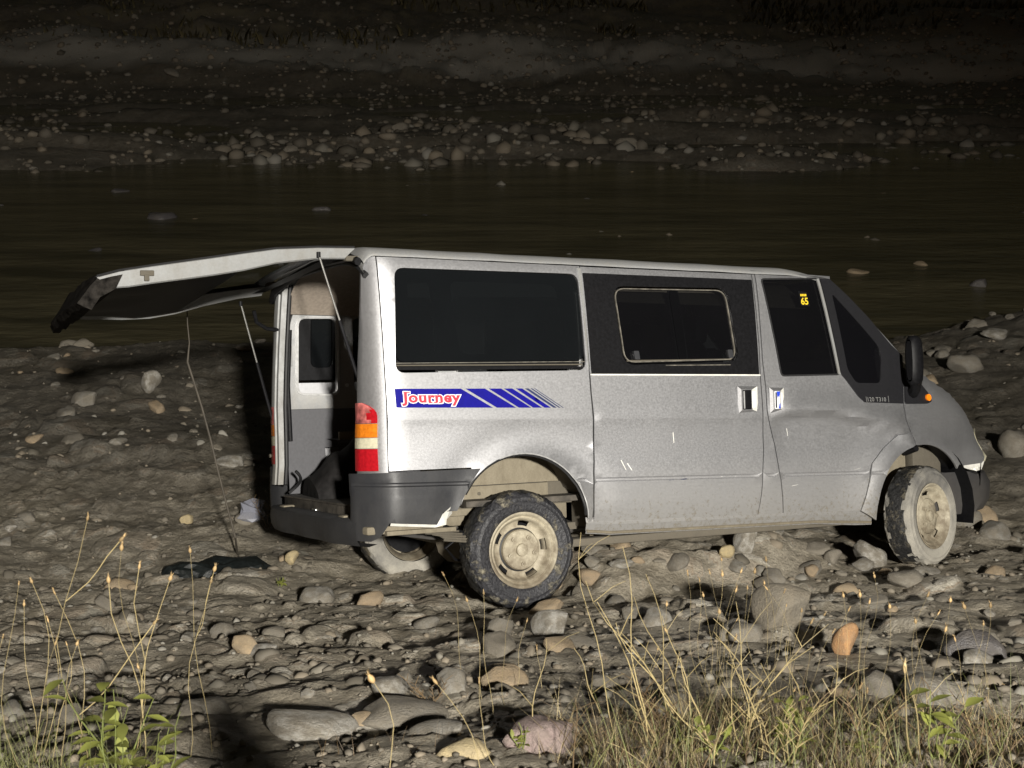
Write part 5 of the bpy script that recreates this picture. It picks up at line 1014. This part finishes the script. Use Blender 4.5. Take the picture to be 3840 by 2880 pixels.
# leafy green weeds
def leaf(b, p, d, L_, w_):
    d = d.normalized(); s = d.cross(Vector((0, 0, 1))); s = s.normalized() if s.length > .05 else Vector((1, 0, 0)); n_ = s.cross(d); R_ = []
    for t, wd in ((0, .05), (.2, .6), (.45, 1), (.7, .75), (.9, .3), (1, .02)):
        c = p + d * L_ * t + n_ * (-.25 * L_ * t * t) + Vector((0, 0, .0)); R_.append([c - s * w_ * wd + n_ * w_ * .25 * wd, c, c + s * w_ * wd + n_ * w_ * .25 * wd])
    b.grid(R_)
def weed(px, py, dist, hgt, stems, leaves, lab, L_=.06):
    g0 = ray(px, py, dist); g = Vector((g0.x, g0.y, float(ground_h(g0.x, g0.y)[0]) - .02)); t = empty('green_weed', g)
    for k in range(stems):
        top = Vector((random.uniform(-.35, .35) * hgt, random.uniform(-.2, .1) * hgt, hgt * random.uniform(.7, 1))); P_ = curve_pts((0, 0, 0), top, (random.uniform(-.08, .08), 0, 0), 6); MB().tube(P_, [.003 - .0003 * i for i in range(7)], 5).build('stem', M['stem_green'], t, 60)
        for j in range(leaves):
            b = MB(); q = P_[min(6, 2 + j % 5)]; a = random.uniform(0, 6.28); leaf(b, q, Vector((math.cos(a), math.sin(a) * .6 - .2, random.uniform(.0, .7))), L_ * random.uniform(.7, 1.2), L_ * .24 * random.uniform(.7, 1.2)); b.build('leaf', M['leaf'], t, 60)
    tag(t, lab, 'plant'); return t
weed(255, 1720, 3.8, .42, 5, 6, 'leafy green weed at the lower left, largest of the green plants', .075)
weed(205, 1660, 3.9, .28, 3, 4, 'smaller green weed left of the largest one', .06)
weed(330, 1720, 3.8, .30, 3, 4, 'green weed with upright leaves by the dark shadow', .065)
weed(1535, 1700, 4.0, .20, 3, 4, 'yellow green weed below the straw shrub', .05)
weed(1720, 1700, 4.0, .24, 3, 5, 'yellow green weed at the bottom right of the thicket', .055)
weed(2015, 1700, 3.9, .26, 3, 5, 'yellow leaved weed near the bottom right corner', .07)
weed(1480, 1690, 4.1, .16, 3, 3, 'small yellow green weed among the leaning straws', .04)
weed(1860, 1700, 4.0, .14, 3, 3, 'small yellow green weed below the thicket at right', .045)
weed(1130, 1690, 4.1, .12, 3, 3, 'small green sprout below the purple boulder', .035)
weed(606, 1215, 8.2, .10, 3, 3, 'small green sprout beside the yellow stone at the bumper', .05)
# grass that nobody could count
M['straw_dark'] = plant_mat('dark_straw', (.13, .088, .045), .65)
def grass(name, boxes, mt, hmin, hmax, wd, clump=False):
    Vs, Fs = [], []
    for (px0, px1, py0, py1, d0, d1, n) in boxes:
        for i in range(n):
            d = random.uniform(d0, d1); g0 = ray(random.uniform(px0, px1), random.uniform(py0, py1), d); z = float(base_h(np.array([g0.x]), np.array([g0.y]))[0]); p = Vector((g0.x, g0.y, z - .01)); cl = float(fbm(np.array([g0.x * 2.6]), np.array([g0.y * 2.6]), 66, 3)[0]) if clump else .2
            if cl < -.05: continue
            L_ = hmin + (hmax - hmin) * random.random() ** 1.8 * min(1, .35 + cl * 2.2); a = random.uniform(0, 6.28)
            d_ = Vector((math.cos(a) * random.uniform(.05, .9), math.sin(a) * .4, 1)).normalized(); s = Vector((math.cos(a + 1.57), math.sin(a + 1.57) * .3, 0)).normalized() * wd * random.uniform(.6, 1.3); o = len(Vs); bend = Vector((math.cos(a), math.sin(a), -.3)) * L_ * random.uniform(.05, .35)
            for t in (0, .4, .75, 1):
                c = p + d_ * L_ * t + bend * t * t; Vs.append(c - s * (1 - t * .9)); Vs.append(c + s * (1 - t * .9))
            for k in range(3): Fs.append((o + 2 * k, o + 2 * k + 1, o + 2 * k + 3, o + 2 * k + 2))
    tag(link(name, mk_np(name, np.array([v[:] for v in Vs]), np.array(Fs)), M[mt]), kind='stuff')
grass('green_grass', [(-60, 330, 1620, 1950, 3.2, 4.0, 260), (-80, 140, 1520, 1800, 3.3, 4.1, 150), (1250, 2200, 1640, 1900, 3.5, 4.3, 420)], 'blade', .08, .42, .0014)
grass('dry_grass', [(-60, 400, 1600, 1900, 3.3, 4.2, 260), (1150, 2260, 1640, 1950, 3.4, 4.3, 1300), (1280, 1900, 1540, 1800, 3.6, 4.7, 1900), (600, 1200, 1660, 1900, 3.6, 4.3, 200)], 'straw_dark', .03, .17, .0011, True)
grass('pale_grass', [(1150, 2260, 1620, 1900, 3.4, 4.4, 700), (1280, 1900, 1560, 1800, 3.6, 4.6, 420), (-60, 380, 1600, 1900, 3.3, 4.2, 90)], 'straw', .05, .24, .0009, True)
# far bank growth
Vs, Fs = [], []
for i in range(9000):
    y = random.uniform(54.5, 76); x = random.uniform(-.42, .42) * y
    if float(fbm(np.array([x * .12]), np.array([y * .2]), 88, 3)[0]) < .02: continue
    z = float(base_h(np.array([x]), np.array([y]))[0]); L_ = random.uniform(.12, .5); s = random.uniform(.015, .06); a = random.uniform(-.5, .5); o = len(Vs)
    Vs += [(x - s, y, z), (x + s, y + s, z), (x + s * .3 + a * L_, y, z + L_), (x, y + .2, z + L_ * .5)]; Fs += [(o, o + 1, o + 2), (o, o + 3, o + 2)]
M['scrub'] = plant_mat('far_scrub', (.12, .10, .05), .7); tag(link('far_scrub', mk_np('far_scrub', np.array(Vs), np.array(Fs)), M['scrub']), kind='stuff')
# ---- litter and things standing in the mud
g = G(513, 1190); sp = [(404, 672, 9.15), (405, 700, 9.15), (409, 740, 9.12), (405, 782, 9.1), (421, 832, 9.05), (436, 880, 9.0), (455, 950, 8.95), (469, 1010, 8.9), (484, 1070, 8.9), (497, 1118, 8.87), (508, 1160, 8.85)]
pts = [ray(*q) for q in sp] + [g + Vector((0, 0, -.03))]; b = MB().tube(pts, [.004] * 3 + [.0075] * 9, 8)
M['cable'] = simple('old_cable', (.055, .046, .034), .7, 0, .5, 12, .3)
tag(b.build('cable', M['cable']), 'thin dark cable hanging from the raised tailgate down to the mud', 'cable')
def crumple(name, c, sx, sy, sz, mt, seed, lab, cat):
    V, Fc = I3; r = np.random.default_rng(seed); d = np.zeros(len(V))
    for k in range(22):
        n = r.normal(size=3) * (1.5 + .5 * k); d += np.abs(np.sin(V @ n + r.uniform(0, 6))) * .22 / (1 + .25 * k)
    d += np.array([.10 * abs(math.sin(v[0] * 17 + seed) * math.sin(v[1] * 19) * math.sin(v[2] * 23 + 1)) for v in V]); Q = V * (.35 + d)[:, None]; Q[:, 2] = np.maximum(Q[:, 2], -.25); Q = Q * np.array([sx, sy, sz]) * .5; o = link(name, mk_np(name, Q, Fc, False), mt); o.location = c; return tag(o, lab, cat)
M['tarp'] = simple('black_sheeting', (.008, .010, .010), .42, 0, .4, 40, .3)
crumple('tarp', G(500, 1226) + Vector((0, 0, .0)), .40, .20, .13, M['tarp'], 4, 'crumpled black plastic sheet on the mud at the foot of the hanging cable', 'tarp')
crumple('tarp', G(408, 1240) + Vector((0, 0, .01)), .24, .14, .12, M['tarp'], 9, 'small black scrap of sheeting left of the crumpled sheet', 'tarp')
m, N, L, P = mat('clear_plastic_bag'); P.inputs['Base Color'].default_value = (.30, .31, .37, 1); P.inputs['Roughness'].default_value = .22; P.inputs['Alpha'].default_value = .45
I3_ = I3; I3 = (I2[0] * (.35 + .75 * np.random.default_rng(5).random(len(I2[0])))[:, None], I2[1])
crumple('plastic_bag', G(540, 1128) + Vector((0, 0, .05)), .19, .18, .18, m, 12, 'crumpled clear plastic bag glinting beside the rear bumper', 'plastic bag')
I3 = I3_
# unseen caster added below the picture edge to throw the black streak at lower left
G1 = G(450, 1475); q = G1 + (LAMP - G1) * .30; gb = ground_under(q)
pb = MB().tube([gb + Vector((.09, 0, -.1)), gb + Vector((.06, 0, (q.z - gb.z) * .6)), q - Vector((0, 0, .05)), q], [.15, .14, .10, .055], 10)
tag(pb.build('shadow_caster', M['straw_dark']), 'short caster added out of view beside the camera that throws the black shadow', 'shadow_caster')
